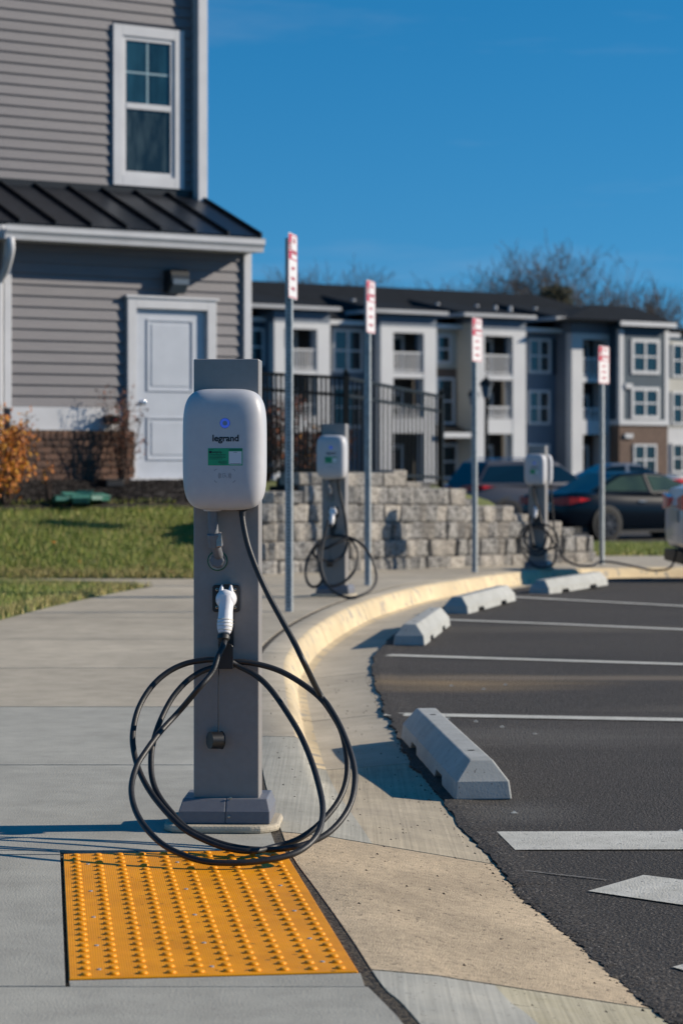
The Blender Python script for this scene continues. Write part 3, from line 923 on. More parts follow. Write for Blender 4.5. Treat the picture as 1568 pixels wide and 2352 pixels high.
# connector: barrel, cheeks, tapering grip
hc = hp(498, 1172, 6.9)
mb = MB()
mb.lathe([(0.0235, -0.008), (0.0262, -0.012), (0.0292, -0.022), (0.0292, -0.050), (0.0268, -0.060), (0.020, -0.068), (0.008, -0.072)], (hc[0], FY, hc[1]), 'y', 28)
path = [(hp(498, 1150, 6.88), -0.052, 0.0225), (hp(499, 1235, 6.87), -0.058, 0.0212), (hp(496, 1320, 6.865), -0.066, 0.0204), (hp(494, 1400, 6.86), -0.074, 0.0212), (hp(490, 1470, 6.855), -0.081, 0.0226), (hp(488, 1530, 6.85), -0.087, 0.0212), (hp(486, 1580, 6.85), -0.092, 0.0158)]
pts = catmull([(p[0][0], FY + p[1], p[0][1]) for p in path], 5)
rr = []
for i in range(len(pts)):
    t = i / (len(pts) - 1) * (len(path) - 1); k = min(int(t), len(path) - 2)
    rr.append(path[k][2] + (path[k + 1][2] - path[k][2]) * (t - k))
mb.tube(pts, rr, 20)
for s_ in (-1, 1):                                   # the two horns beside the latch
    a = hp(498 + s_ * 52, 1020, 6.88); b = hp(498 + s_ * 62, 1130, 6.88)
    mb.tube([(a[0], FY - 0.040, a[1]), (a[0] + s_ * 0.001, FY - 0.05, (a[1] * 2 + b[1]) / 3), (b[0], FY - 0.048, b[1])], [0.004, 0.0062, 0.0085], 10)
con = mb.obj("connector", M_white_pl, st, smooth=True, angle=60)
mb = MB()
a = hp(500, 1003, 6.88); b = hp(500, 1090, 6.88)
mb.prism([(a[0] - 0.0085, a[1]), (a[0] + 0.0085, a[1]), (a[0] + 0.008, b[1] + 0.006), (a[0] + 0.0035, b[1]), (a[0] - 0.0035, b[1]), (a[0] - 0.008, b[1] + 0.006)], 'y', FY - 0.008, FY - 0.046)
mb.obj("latch", M_blackp, con, bevel=0.0015)
for zy, hw in ((1425, 1), (1462, 1), (1500, 1), (1540, 0.9)):
    q = hp(490, zy, 6.85)
    t = (zy - 1400) / 180
    r0 = 0.0222 if zy < 1490 else 0.0222 - (zy - 1490) * 0.00006
    y0 = FY - (0.074 + 0.018 * t)
    ax = Vector((-0.02, -0.24, -1)).normalized()
    cpt = Vector((q[0], y0, q[1]))
    mb = MB(); mb.tube([cpt - ax * 0.0022, cpt - ax * 0.001, cpt + ax * 0.001, cpt + ax * 0.0022], [r0 * 0.98, r0 + 0.0012, r0 + 0.0012, r0 * 0.97], 20)
    mb.obj("grip_ring", M_ring_pl, con, smooth=True)
q = hp(484, 1595, 6.85); q2 = hp(480, 1680, 6.85)
mb = MB(); mb.tube([(q[0], FY - 0.092, q[1]), (q[0] - 0.0005, FY - 0.096, q[1] - 0.004), (q2[0], FY - 0.099, (q[1] + q2[1]) / 2), (q2[0], FY - 0.100, q2[1])], [0.010, 0.0178, 0.0178, 0.0105], 20)
mb.obj("strain_relief", M_black, con, smooth=True, angle=30)
# cable hook
h0, h1 = hp(415, 1990, 6.9), hp(590, 1690, 6.9)
HYF = FY - 0.062
mb = MB()
pl = [(h0[0], h0[1]), (h1[0], h0[1]), (h1[0], h1[1] - 0.013)]
for k in range(6):
    a = R(90 * k / 5); pl.append((h1[0] - 0.013 + 0.013 * math.cos(a), h1[1] - 0.013 + 0.013 * math.sin(a)))
pl.append((h0[0], h1[1]))
mb.prism(pl, 'y', HYF, HYF - 0.003)
mb.box(h0[0], h1[0], HYF - 0.0008, FY, h0[1], h0[1] + 0.003)
mb.obj("cable_hook", M_blackp, st, bevel=0.0008, seg=1)
# dust cap on its cord
q = hp(398, 1985, 6.9)
dc = (lx(494, 6.88), FY - 0.030, lz(1706, 6.88))
ax = Vector((-0.86, -0.50, 0.05)).normalized()
cc = Vector(dc)
mb = MB()
mb.tube([cc - ax * 0.019, cc - ax * 0.017, cc - ax * 0.015, cc + ax * 0.021, cc + ax * 0.0212, cc - ax * 0.008], [0.0225, 0.0265, 0.0245, 0.0245, 0.0215, 0.0205], 24, caps=True)
cap = mb.obj("dust_cap", M_blackp, st, smooth=True, angle=35)
mb = MB(); mb.tube([(q[0] + 0.002, FY - 0.02, q[1] + 0.01), (q[0] + 0.001, FY - 0.026, q[1] - 0.06), (cc.x + 0.006, cc.y, cc.z + 0.022)], 0.0016, 6)
mb.obj("cap_cord", M_black, cap, smooth=True)

# cable of the nearest station: three hanging coils that lean out and rest on the ground
def hpz(zx, zy): return (268 + zx * 0.366, 1455 + zy * 0.366)
def coil(pts, bottom_y, bottom_Z, top_Z=6.935, top_y=1520, pw=1.25):
    out = []
    for (zx, zy) in pts:
        x, y = hpz(zx, zy)
        t = max(0, (y - top_y) / (bottom_y - top_y))
        Z = top_Z - (top_Z - bottom_Z) * t ** pw
        z = CAMH - (y - HY) * Z / F
        if z < 0.0165:
            Z = F * (CAMH - 0.0165) / (y - HY)
        out.append(UNR @ (at(x, y, Z) - Vector((SX, SY, 0))))
    return out
UNR = Matrix.Rotation(R(2.5), 3, 'Z')
def top_seg(pts):
    return [UNR @ (at(x, y, Z) - Vector((SX, SY, 0))) if y > 1530 else at(x, y, Z) - Vector((SX - 0.004, SY, 0)) for x, y, Z in pts]
P = top_seg([(555, 1168, 6.92), (554, 1183, 6.918), (558, 1212, 6.91), (569, 1257, 6.90), (591, 1314, 6.88), (616, 1367, 6.865), (646, 1421, 6.845), (675, 1472, 6.82), (702, 1525, 6.79)])
P += coil([(1262, 380), (1318, 455), (1385, 570), (1445, 715), (1478, 840), (1482, 940), (1458, 1060), (1400, 1165), (1310, 1255), (1200, 1312), (1090, 1342)], 1962, 6.42)
P += coil([(960, 1356), (820, 1352), (680, 1328), (540, 1280), (420, 1215), (330, 1120), (255, 1020), (215, 920), (205, 820), (212, 720), (240, 610), (285, 500), (345, 395), (430, 300), (520, 240), (600, 212)], 1962, 6.47)
P += top_seg([(503, 1526, 6.94), (520, 1525, 6.94)])
P += coil([(750, 178), (860, 190), (1000, 230), (1130, 300), (1260, 400), (1340, 505), (1400, 620), (1430, 760), (1434, 880), (1410, 985), (1360, 1080), (1280, 1175), (1200, 1245), (1100, 1303), (980, 1338)], 1962, 6.50)
P += coil([(850, 1366), (700, 1352), (560, 1305), (420, 1232), (310, 1130), (205, 1000), (135, 870), (98, 740), (92, 620), (125, 475), (200, 345), (300, 250), (420, 190), (560, 165)], 1962, 6.44)
P += top_seg([(500, 1516, 6.925), (522, 1518, 6.925)])
P += coil([(755, 205), (860, 262), (950, 345), (1050, 485), (1140, 635), (1210, 800), (1255, 950), (1280, 1080), (1272, 1190), (1230, 1285), (1140, 1362), (1020, 1405), (860, 1432), (700, 1440), (540, 1430), (400, 1388), (270, 1318), (165, 1210), (102, 1095), (82, 970), (112, 840), (175, 735), (265, 615), (380, 490)], 1982, 6.28)
P += top_seg([(449, 1585, 6.76), (483, 1545, 6.79), (502, 1508, 6.815), (512, 1486, 6.835), (515, 1474, 6.86)])
cab = catmull(P, 7)
for v in cab: v.z = max(v.z, 0.0125)
mb = MB(); mb.tube(cab, 0.0083, 12)
cab1 = mb.obj("cable", M_black, st, smooth=True)
mb = MB(); mb.tube([cab[2], cab[5], cab[8]], [0.0105, 0.010, 0.009], 12)
mb.obj("cable_boot", M_black, cab1, smooth=True)

# the two farther stations share everything but their cables
def far_station(x, y_base, Z, yaw, label):
    g = at(x, y_base, Z)
    c = dup(st, (g.x, Z, zs(Z)), yaw, label, GS)
    for ch in list(c.children):
        if ch.name.split('.')[0] == 'cable':
            for k in list(ch.children): bpy.data.objects.remove(k)
            bpy.data.objects.remove(ch)
    return c
s2 = far_station(771, 1363, 19.05, R(-13), "second charging station, in front of the block retaining wall, cable in a tangled coil")
s3 = far_station(1236, 1303, 26.55, R(-20), "farthest charging station, carrying two chargers back to back beside the stepped wall end")
def far_cable(root, Z, pts, zoff, f, orig, r=0.0115, name="cable"):
    inv = (Matrix.Translation(root.location) @ Matrix.Rotation(root.rotation_euler[2], 4, 'Z')).inverted()
    out = []
    for p in pts:
        x, y = orig[0] + p[0] * f, orig[1] + p[1] * f
        q = at(x, y, Z - (p[2] if len(p) > 2 else zoff))
        zm = zs(q.y) + 0.012
        if q.z < zm:
            Zg = F * (CAMH - zm) / (y - HY); q = at(x, y, Zg)
        out.append(inv @ q)
    mb = MB(); mb.tube(catmull(out, 6), r, 8)
    return mb.obj(name, M_black, root, smooth=True)
far_cable(s2, 19.05, [(612, 648, .18), (622, 720, .15), (640, 800, .14), (662, 900, .13), (672, 1000, .13), (670, 1100, .15), (640, 1160, .17), (580, 1195, .2), (510, 1185, .22), (450, 1150, .2), (470, 1090, .18), (520, 1110, .2),
               (600, 1075, .2), (680, 1042, .16), (735, 1100, .16), (748, 1180, .2), (722, 1260, .25), (660, 1330, .3), (580, 1362, .32), (520, 1335, .3), (492, 1250, .25), (480, 1140, .22), (520, 1050, .16), (600, 1022, .13),
               (700, 1040, .16), (780, 1090, .2), (840, 1180, .25), (872, 1290, .3), (850, 1370, .4), (780, 1420, .5), (690, 1440, .55), (600, 1410, .5), (540, 1350, .4), (506, 1260, .35), (500, 1180, .3), (512, 1080, .25), (530, 990, .22), (548, 920, .2)],
          .15, .3418, (566.5, 880.5))
far_cable(s2, 19.05, [(600, 1022, .12), (540, 1035, .15), (470, 1080, .2), (415, 1170, .22), (395, 1260, .25), (408, 1335, .28), (445, 1368, .3), (490, 1350, .3), (512, 1300, .26), (500, 1240, .24)], .15, .3418, (566.5, 880.5))
far_cable(s3, 26.55, [(960, 320, .17), (972, 420, .15), (1010, 560, .13), (1045, 680, .13), (1080, 760, .16), (1060, 860, .18), (1000, 920, .2), (930, 900, .2), (880, 820, .18), (910, 720, .15), (980, 690, .14), (1060, 720, .16), (1120, 800, .18), (1110, 880, .2),
               (1020, 950, .22), (920, 930, .22), (860, 860, .2), (835, 780, .2), (870, 710, .16), (960, 670, .12), (1080, 680, .14), (1160, 740, .17), (1185, 820, .2), (1150, 880, .22), (1060, 900, .22), (970, 860, .2), (950, 780, .18), (930, 690, .18), (928, 620, .18), (945, 590, .18)],
          .15, .2539, (980, 1033.5))
far_cable(s3, 26.55, [(980, 670, .12), (890, 720, .16), (850, 820, .2), (870, 920, .24), (930, 1010, .3), (1000, 1062, .34), (1080, 1062, .34), (1140, 1030, .3), (1165, 960, .25), (1160, 880, .22), (1130, 800, .2)], .15, .2539, (980, 1033.5))
# second head on the back of the farthest station, and its cable lying along the kerb to the white car
hb = link("charger", head.data, s3); hb.rotation_euler = (0, 0, math.pi)
for ch in head.children:
    if ch.name.startswith("cable_gland"):
        k = link("cable_gland", ch.data, hb)
far_cable(s3, 26.55, [(1120, 310, -.13), (1130, 500, -.14), (1150, 700, -.14), (1180, 850, -.1), (1210, 940, 0), (1260, 1000, .05), (1330, 1035, .05), (1420, 1050, .05), (1500, 1045, .0), (1540, 1020, -.2), (1620, 1010, -.3), (1760, 1030, -.25), (1900, 1060, 0), (2050, 1090, .3), (2200, 1060, .5), (2260, 900, .6)], 0, .2539, (980, 1033.5))

# ================================================================== WHEEL STOPS
GW = "concrete wheel stops at the kerb side of the stalls"
def wheel_stop(loc, yaw, label, first=[None]):
    if first[0] is None:
        o = thing("wheel_stop", label, "wheel stop", loc, yaw, GW)
        mb = MB()
        L2, zb = 0.915, 0.0
        w0, w1, w2 = 0.100, 0.092, 0.040
        h1, h2 = 0.062, 0.132
        def ring(x, s0, s1, s2, a, b, c):
            return [(x[0], -s0, a), (x[1], -s1, b), (x[2], -s2, c), (x[2], s2, c), (x[1], s1, b), (x[0], s0, a)]
        stations = []
        slots = [(-0.52, -0.34), (0.34, 0.52)]
        xs_ = [(-L2, -L2 + 0.008, -L2 + 0.055)]
        for a, b in slots: xs_ += [(a - 0.03,) * 3, (a,) * 3, (b,) * 3, (b + 0.03,) * 3]
        xs_ += [(L2, L2 - 0.008, L2 - 0.055)]
        lift = [0] + [0, 0.03, 0.03, 0] * 2 + [0]
        for x, l in zip(xs_, lift): stations.append(ring(x, w0 - l * 0.1, w1, w2, l, h1, h2))
        vs = [p for s_ in stations for p in s_]
        fs = []
        for i in range(len(stations) - 1):
            for j in range(6): fs.append((i * 6 + j, i * 6 + (j + 1) % 6, (i + 1) * 6 + (j + 1) % 6, (i + 1) * 6 + j))
        e = (len(stations) - 1) * 6
        for b0 in (0, e):
            fs += [(b0, b0 + 1, b0 + 4, b0 + 5), (b0 + 1, b0 + 2, b0 + 3, b0 + 4)]
        mb.add(vs, fs)
        mb.obj("block", M_stop, o, bevel=0.006)
        for x in (-0.60, 0.60):
            mb = MB(); mb.lathe([(0.013, 0.0), (0.013, 0.1329), (0.001, 0.1329)], (x, 0, 0), 'z', 12)
            mb.obj("pin_hole", M_hole, o)
        first[0] = o
        return o
    return dup(first[0], loc, yaw, label, GW)
def wz(Y): return zs(Y) - 0.1 + 0.002
wheel_stop((0.415, 9.18, wz(9.18)), R(90 + 4.3), "nearest concrete wheel stop, by the brushed gutter right of the front charger")
wheel_stop((0.54, 15.98, wz(15.98)), R(90 - 7.5), "second wheel stop, sunlit, where the kerb bends nearest the stall lines")
wheel_stop((1.11, 19.27, wz(19.27)), R(90 - 15.5), "third wheel stop, between the second charging station and the farthest stop")
wheel_stop((2.14, 22.7, wz(22.7)), R(90 - 23), "farthest wheel stop, below the last charging station at the kerb shadow")

# ================================================================== SIGNS
GN = "parking signs on steel posts along the kerb"
def sign(loc, ang, label, first=[None]):
    yaw = R(90 - ang)                                 # local +x runs along the plate, away from the camera
    if first[0] is None:
        o = thing("parking_sign", label, "sign", loc, yaw, GN)
        mb = MB(); mb.box(-0.024, 0.024, -0.002, 0.046, 0, 2.62)
        post = mb.obj("post", M_galv, o, bevel=0.003)
        mb = MB()
        for k in range(102):
            z = 0.05 + k * 0.0254
            mb.lathe([(0.0068, 0.0), (0.0068, -0.0006), (0.001, -0.0006)], (-0.024, 0.022, z), 'x', 8)
        stuff(mb.obj("post_holes", M_hole, post))
        P_ = rrect(-0.152, 0.152, 2.195, 2.65, 0.025)
        mb = MB(); mb.prism(P_, 'y', -0.0035, -0.006)
        plate = mb.obj("sign_plate", M_signw, o, bevel=0.0006, seg=1)
        def onp(vs2, fs2, m, name, y=-0.0068):
            # local x runs away from the camera; the face is on -y side so text reads left to right along +x
            return raw(name, [(a, y, b) for a, b in vs2], fs2, m, plate)
        outer = rrect(-0.146, 0.146, 2.201, 2.644, 0.02); inner = rrect(-0.139, 0.139, 2.208, 2.637, 0.016)
        n = len(outer)
        onp(outer + inner, [(i, (i + 1) % n, n + (i + 1) % n, n + i) for i in range(n)], M_signr, "sign_border")
        # header: red block at the left with a white disc, two white bands with red words
        onp([(-0.139, 2.475), (-0.048, 2.475), (-0.048, 2.637), (-0.139, 2.637)], [(0, 1, 2, 3)], M_signr, "sign_symbol")
        v, f = disc2d(0.041, 24); onp([(x - 0.094, z + 2.556) for x, z in v], f, M_signw, "symbol_disc", -0.0074)
        v, f = text2d("P", 0.07, 0.002); onp([(x - 0.094, z + 2.556) for x, z in v], f, M_hole, "symbol_letter", -0.0078)
        v, f = strip2d([(-0.123, 2.585), (-0.065, 2.527)], 0.009); onp(v, f, M_signr, "symbol_bar", -0.0082)
        v, f = disc2d(0.041, 24, 0.034); onp([(x - 0.094, z + 2.556) for x, z in v], f, M_signr, "symbol_ring", -0.0080)
        onp([(-0.139, 2.466), (0.139, 2.466), (0.139, 2.474), (-0.139, 2.474)], [(0, 1, 2, 3)], M_signr, "sign_rule")
        for s_, zc, size, cx in (("NO", 2.60, 0.050, 0.045), ("PARKING", 2.52, 0.040, 0.045), ("EXCEPT", 2.405, 0.031, 0), ("ELECTRIC", 2.335, 0.031, 0), ("VEHICLES", 2.265, 0.031, 0)):
            v, f = text2d(s_, size, 0.0014)
            onp([(x + cx, z + zc) for x, z in v], f, M_signr, "sign_lettering")
        for z in (2.25, 2.6):
            mb = MB(); mb.lathe([(0.007, -0.006), (0.006, -0.009), (0.002, -0.0095)], (0, 0, z), 'y', 8); mb.obj("bolt", M_galv, plate)
        first[0] = o
        return o
    return dup(first[0], loc, yaw, label, GN)
for (x, yb, Z, a, lab) in ((671, 1405, 16.9, 10.5, "tallest-looking parking sign, nearest the camera, almost edge on beside the front charger"),
                           (850, 1345, 20.96, 15, "parking sign right behind the second charging station's cable coil"),
                           (1094, 1315, 25.1, 22.6, "red and white parking sign between the middle chargers, in front of the retaining wall"),
                           (1385, 1296, 29.2, 31, "farthest parking sign, in front of the dark sedan")):
    g = at(x, yb, Z)
    sign((g.x, Z, zs(Z) - 0.01), a, lab)

# ================================================================== HOUSE AT THE LEFT
class Plan:
    """a building frame: local x along the facade, local -y towards the viewer"""
    def __init__(s, X0, Y0, th):
        s.X0, s.Y0, s.th, s.c, s.s = X0, Y0, th, math.cos(th), math.sin(th)
    def u(s, x, w=0.0):
        k = (x - CX) / F
        return (k * (s.Y0 + w * s.c) - s.X0 + w * s.s) / (s.c - k * s.s)
    def Z(s, u, w=0.0): return s.Y0 + u * s.s + w * s.c
    def z(s, y, u, w=0.0): return CAMH - (y - HY) * s.Z(u, w) / F
    def uz(s, x, y, w=0.0):
        u = s.u(x, w); return u, s.z(y, u, w)

HP_ = Plan(-1.08, 28.0, R(33))
house = thing("house", "grey lap-sided house with a white door and a black standing-seam porch roof", "house", (HP_.X0, HP_.Y0, 0), HP_.th)
GZ = 0.83                                            # ground floor level
WU = 1.1                                             # setback of the upper wall
LAP = 0.122
def siding(u0, u1, z0, z1, w, openings, par):
    """lapped courses, each board its own object, cut at the openings"""
    n = int(math.ceil((z1 - z0) / LAP))
    for k in range(n):
        a = z0 + k * LAP; b = min(a + LAP, z1)
        segs = [(u0, u1)]
        for (ou0, ou1, oz0, oz1) in openings:
            if b > oz0 + 0.02 and a < oz1 - 0.02:
                ns = []
                for (p, q) in segs:
                    if ou0 > p: ns.append((p, min(q, ou0)))
                    if ou1 < q: ns.append((max(p, ou1), q))
                segs = [t for t in ns if t[1] - t[0] > 0.02]
        for (p, q) in segs:
            cuts = [p]
            if q - p > 2.2: cuts.append(p + (q - p) * rnd.uniform(0.25, 0.75))
            cuts.append(q)
            for c0_, c1_ in zip(cuts[:-1], cuts[1:]):
                mb = MB()
                mb.prism([(w, a), (w - 0.027, a), (w - 0.029, a + 0.005), (w - 0.006, b + 0.008), (w, b + 0.008)], 'x', c0_ + 0.0005, c1_ - 0.0005)
                mb.obj("siding_board", M_siding, par)

# lower storey
uL = HP_.u(3, 0); zt_l = 3.50
mb = MB(); mb.box(uL - 3, -0.002, 0.002, WU + 4, GZ, zt_l); mb.obj("wall", M_siding, house)
dz0 = GZ + 0.02
du0, du1 = HP_.u(307), HP_.u(470); dzt = HP_.z(708, du0)
tu0, tu1 = HP_.u(287), HP_.u(490); tzt = HP_.z(684, tu0)
ub0, ub1 = HP_.u(555), HP_.u(572)
zskirt0 = HP_.z(988, HP_.u(100)); zskirt1 = HP_.z(935, HP_.u(100))
siding(HP_.u(21), ub0, zskirt1, zt_l, 0.0, [(tu0, tu1, 0, tzt)], house)
mb = MB(); mb.box(HP_.u(22), tu0, -0.032, 0, zskirt0 + 0.02, zskirt1); mb.box(HP_.u(22), tu0, -0.045, 0, zskirt0, zskirt0 + 0.02)
mb.obj("skirt_board", M_trim, house, bevel=0.003)
mb = MB(); mb.box(tu1, ub0, -0.032, 0, zskirt0, zskirt1); mb.obj("skirt_board", M_trim, house, bevel=0.003)
mb = MB(); mb.box(ub0, ub1, -0.06, 0.0, GZ, zt_l - 0.01); mb.box(ub1 - 0.02, ub1, 0.0, 0.1, GZ, zt_l - 0.01); mb.obj("corner_board", M_trim, house, bevel=0.004)
mb = MB(); mb.box(HP_.u(5), HP_.u(22), -0.06, 0.0, HP_.z(938, HP_.u(10)), zt_l - 0.01); mb.obj("corner_board", M_trim, house, bevel=0.004)
# door and its frame
mb = MB()
mb.box(tu0, du0, -0.075, 0, GZ, tzt); mb.box(du1, tu1, -0.075, 0, GZ, tzt); mb.box(du0, du1, -0.075, 0, dzt, tzt)
mb.box(tu0 - 0.025, tu1 + 0.025, -0.095, 0, tzt, tzt + 0.03)
mb.obj("door_frame", M_trim, house, bevel=0.003)
mb = MB(); mb.box(du0 + 0.004, du1 - 0.004, -0.012, 0.004, dz0, dzt - 0.004); door = mb.obj("door", M_doorw, house, bevel=0.002)
pu0, pu1 = HP_.u(340), HP_.u(438)
for (ya, yb) in ((737, 894), (962, 1052)):
    za, zb = HP_.z(ya, pu0), HP_.z(yb, pu0)
    mb = MB(); t = 0.024
    for (a, b, c, d) in ((pu0 - t, pu1 + t, za, za + t), (pu0 - t, pu1 + t, zb - t, zb), (pu0 - t, pu0, zb, za), (pu1, pu1 + t, zb, za)):
        mb.box(a, b, -0.026, -0.010, c, d)
    mb.box(pu0 + 0.035, pu1 - 0.035, -0.020, -0.011, zb + 0.035, za - 0.035)
    mb.obj("door_panel", M_doorw, door, bevel=0.006)
ku, kz = HP_.uz(324, 925)
mb = MB(); mb.lathe([(0.03, -0.012), (0.03, -0.022), (0.011, -0.026), (0.011, -0.05), (0.024, -0.056), (0.029, -0.07), (0.024, -0.084), (0.008, -0.09)], (ku, 0, kz), 'y', 14)
mb.obj("door_knob", M_chrome, door, smooth=True)
mb = MB(); mb.box(tu0, tu1, -0.14, -0.012, GZ - 0.04, GZ + 0.02); mb.obj("door_sill", M_trim, house, bevel=0.004)
# brick base, brick by brick
bu0, bu1 = HP_.u(-40), HP_.u(301) - 0.002
bz0, bz1 = GZ, zskirt0
mb = MB(); mb.box(bu0, bu1, -0.082, 0.0, bz0, bz1 - 0.001); mb.box(tu1, ub1, -0.05, 0, bz0, bz1); mb.obj("mortar_bed", M_mortar, house)
def bricks(u0, u1, z0, z1, w):
    rows_ = []
    sold = 0.105
    bh = (z1 - z0 - sold) / round((z1 - z0 - sold) / 0.075)
    nr = round((z1 - z0 - sold) / bh)
    cache = {}
    def put(u, z, lu, h):
        key = (round(lu, 3), round(h, 3))
        if key not in cache:
            mb = MB(); mb.box(0, lu, -0.02, 0.006, 0, h)
            cache[key] = mb.obj("brick", M_brick, house, bevel=0.003, seg=1, loc=(u, w, z))
        else:
            o = link("brick", cache[key].data, house, 0.003, 1, (u, w, z))
        (cache[key] if False else bpy.context.scene.collection.objects[-1]).location.y = w - rnd.uniform(0, 0.004)
    for k in range(nr):
        u = u1 - (0.10 if k % 2 else 0.0)
        if k % 2: put(u1 - 0.095, z0 + k * bh, 0.095, bh - 0.011)
        while u - 0.203 > u0:
            put(u - 0.203 + 0.0, z0 + k * bh, 0.193, bh - 0.011); u -= 0.203
    u = u1
    while u - 0.075 > u0:
        put(u - 0.067, z1 - sold + 0.003, 0.064, sold - 0.012); u -= 0.075
bricks(bu0, bu1, bz0, bz1, -0.084)
mb = MB(); mb.box(uL - 3, ub1 + 0.02, -0.13, 0.05, GZ - 0.35, GZ - 0.001); mb.obj("foundation", M_found, house, bevel=0.004)
# wall lamp, outlet box
lu0, lu1 = HP_.u(374), HP_.u(416); lz0, lz1 = HP_.z(673, lu0), HP_.z(621, lu0)
mb = MB(); mb.prism([(0, lz0 + 0.02), (-0.10, lz0 + 0.0), (-0.20, lz0 + 0.10), (-0.20, lz0 + 0.19), (-0.17, lz1), (0, lz1)], 'x', lu0, lu1)
lamp = mb.obj("wall_lamp", M_lampblack, house, bevel=0.006)
mb = MB(); mb.prism([(-0.105, lz0 - 0.012), (-0.208, lz0 + 0.09), (-0.208, lz0 + 0.15), (-0.195, lz0 + 0.15), (-0.195, lz0 + 0.095), (-0.1, lz0 + 0.0)], 'x', lu0 + 0.02, lu1 - 0.012)
mb.obj("lamp_lens", M_lampglass, lamp, bevel=0.004)
ou0, ou1 = HP_.u(234), HP_.u(262); oz0, oz1 = HP_.z(973, ou0), HP_.z(954, ou0)
mb = MB(); mb.box(ou0, ou1, -0.15, -0.032, oz0, oz1); ob = mb.obj("outlet_box", M_lampblack, house, bevel=0.006)
mb = MB(); mb.box(ou0 + 0.08, ou0 + 0.10, -0.153, -0.15, oz0 + 0.035, oz0 + 0.055); mb.obj("red_button", M_signr, ob)
# upper storey
um = HP_.u(440, WU); uc = HP_.u(461, WU)
mb = MB(); mb.box(uL - 4, uc - 0.004, WU + 0.002, WU + 7, 3.4, 7.4); mb.obj("wall", M_siding, house)
wa, wb_ = HP_.u(256, WU), HP_.u(418, WU)
wzt, wzb = HP_.z(55, wa, WU), HP_.z(425, wa, WU)
siding(uL - 2.2, um, 4.12, 7.35, WU, [(wa, wb_, wzb, wzt)], house)
mb = MB(); mb.box(um, uc, WU - 0.165, WU, 3.95, 7.36); mb.box(uc - 0.02, uc, WU, WU + 0.12, 3.95, 7.36); mb.obj("corner_board", M_trim, house, bevel=0.006)
mb = MB(); mb.box(uL - 4.5, uc + 0.35, WU - 0.5, WU + 7.5, 7.42, 7.6); mb.obj("upper_roof", M_metalroof, house)
# window of the upper storey
t = 0.125
fw = MB()
a0_, a1_ = wa, wb_
for (p, q, r_, s_) in ((a0_, a0_ + t, wzb, wzt), (a1_ - t, a1_, wzb, wzt), (a0_ + t, a1_ - t, wzt - t, wzt), (a0_ + t, a1_ - t, wzb, wzb + t)):
    fw.box(p, q, WU - 0.055, WU, r_, s_)
win = fw.obj("window", M_trim, house, bevel=0.004)
i0, i1, iz0, iz1 = a0_ + t, a1_ - t, wzb + t, wzt - t
zm_ = HP_.z(240, wa, WU)
fr = MB(); t2 = 0.05
fr.box(i0, i0 + t2, WU - 0.035, WU, iz0, iz1); fr.box(i1 - t2, i1, WU - 0.035, WU, iz0, iz1)
fr.box(i0 + t2, i1 - t2, WU - 0.035, WU, iz1 - t2, iz1); fr.box(i0 + t2, i1 - t2, WU - 0.035, WU, iz0, iz0 + t2)
fr.box(i0 + t2, i1 - t2, WU - 0.04, WU, zm_ - 0.035, zm_ + 0.035)
fr.obj("sash", M_trim, win, bevel=0.004)
for (p, q) in ((iz0 + t2, zm_ - 0.035), (zm_ + 0.035, iz1 - t2)):
    mb = MB(); mb.box(i0 + t2, i1 - t2, WU - 0.012, WU - 0.006, p, q); mb.obj("pane", M_glass if p > zm_ - 0.1 else M_glass2, win)
mb = MB(); mid = (i0 + i1) / 2; zq = (zm_ + iz1) / 2 - 0.01
mb.box(mid - 0.011, mid + 0.011, WU - 0.0145, WU - 0.0125, zm_ + 0.035, iz1 - t2); mb.box(i0 + t2, mid - 0.011, WU - 0.0145, WU - 0.0125, zq - 0.01, zq + 0.01)
mb.box(mid + 0.011, i1 - t2, WU - 0.0145, WU - 0.0125, zq - 0.01, zq + 0.01); mb.obj("muntin", M_muntin, win)
# porch roof: tray panels between standing seams
OV = 0.35
zt_r, zb_r = 4.19, 3.615
def rpt(u, t, h=0.0):                                # t: 0 at the wall, 1 at the eave
    return (u, WU - 0.02 - (WU + OV - 0.02) * t, zt_r + (zb_r - zt_r) * t + h)
ur = HP_.u(601, -OV)
seams = [ur - 0.012 - 0.432 * k for k in range(14)]
mb = MB()
for (a, b) in ((seams[-1], ur),):
    p = [rpt(a, 0, -0.04), rpt(b, 0, -0.04), rpt(b, 1, -0.04), rpt(a, 1, -0.04), rpt(a, 0, -0.006), rpt(b, 0, -0.006), rpt(b, 1, -0.006), rpt(a, 1, -0.006)]
    mb.add(p, [(3, 2, 1, 0), (4, 5, 6, 7), (0, 1, 5, 4), (1, 2, 6, 5), (2, 3, 7, 6), (3, 0, 4, 7)])
roof = mb.obj("porch_roof", M_seam, house)
for k in range(13):
    a, b = seams[k + 1] + 0.016, seams[k] - 0.016
    dzp = rnd.uniform(0, 0.004)
    p = [rpt(a, 0, -0.006), rpt(b, 0, -0.006), rpt(b, 1, -0.006), rpt(a, 1, -0.006), rpt(a, 0.0, dzp), rpt(b, 0.0, dzp), rpt(b, 1.01, dzp), rpt(a, 1.01, dzp)]
    mb = MB(); mb.add(p, [(3, 2, 1, 0), (4, 5, 6, 7), (0, 1, 5, 4), (1, 2, 6, 5), (2, 3, 7, 6), (3, 0, 4, 7)])
    mb.obj("roof_panel", M_metalroof, roof)
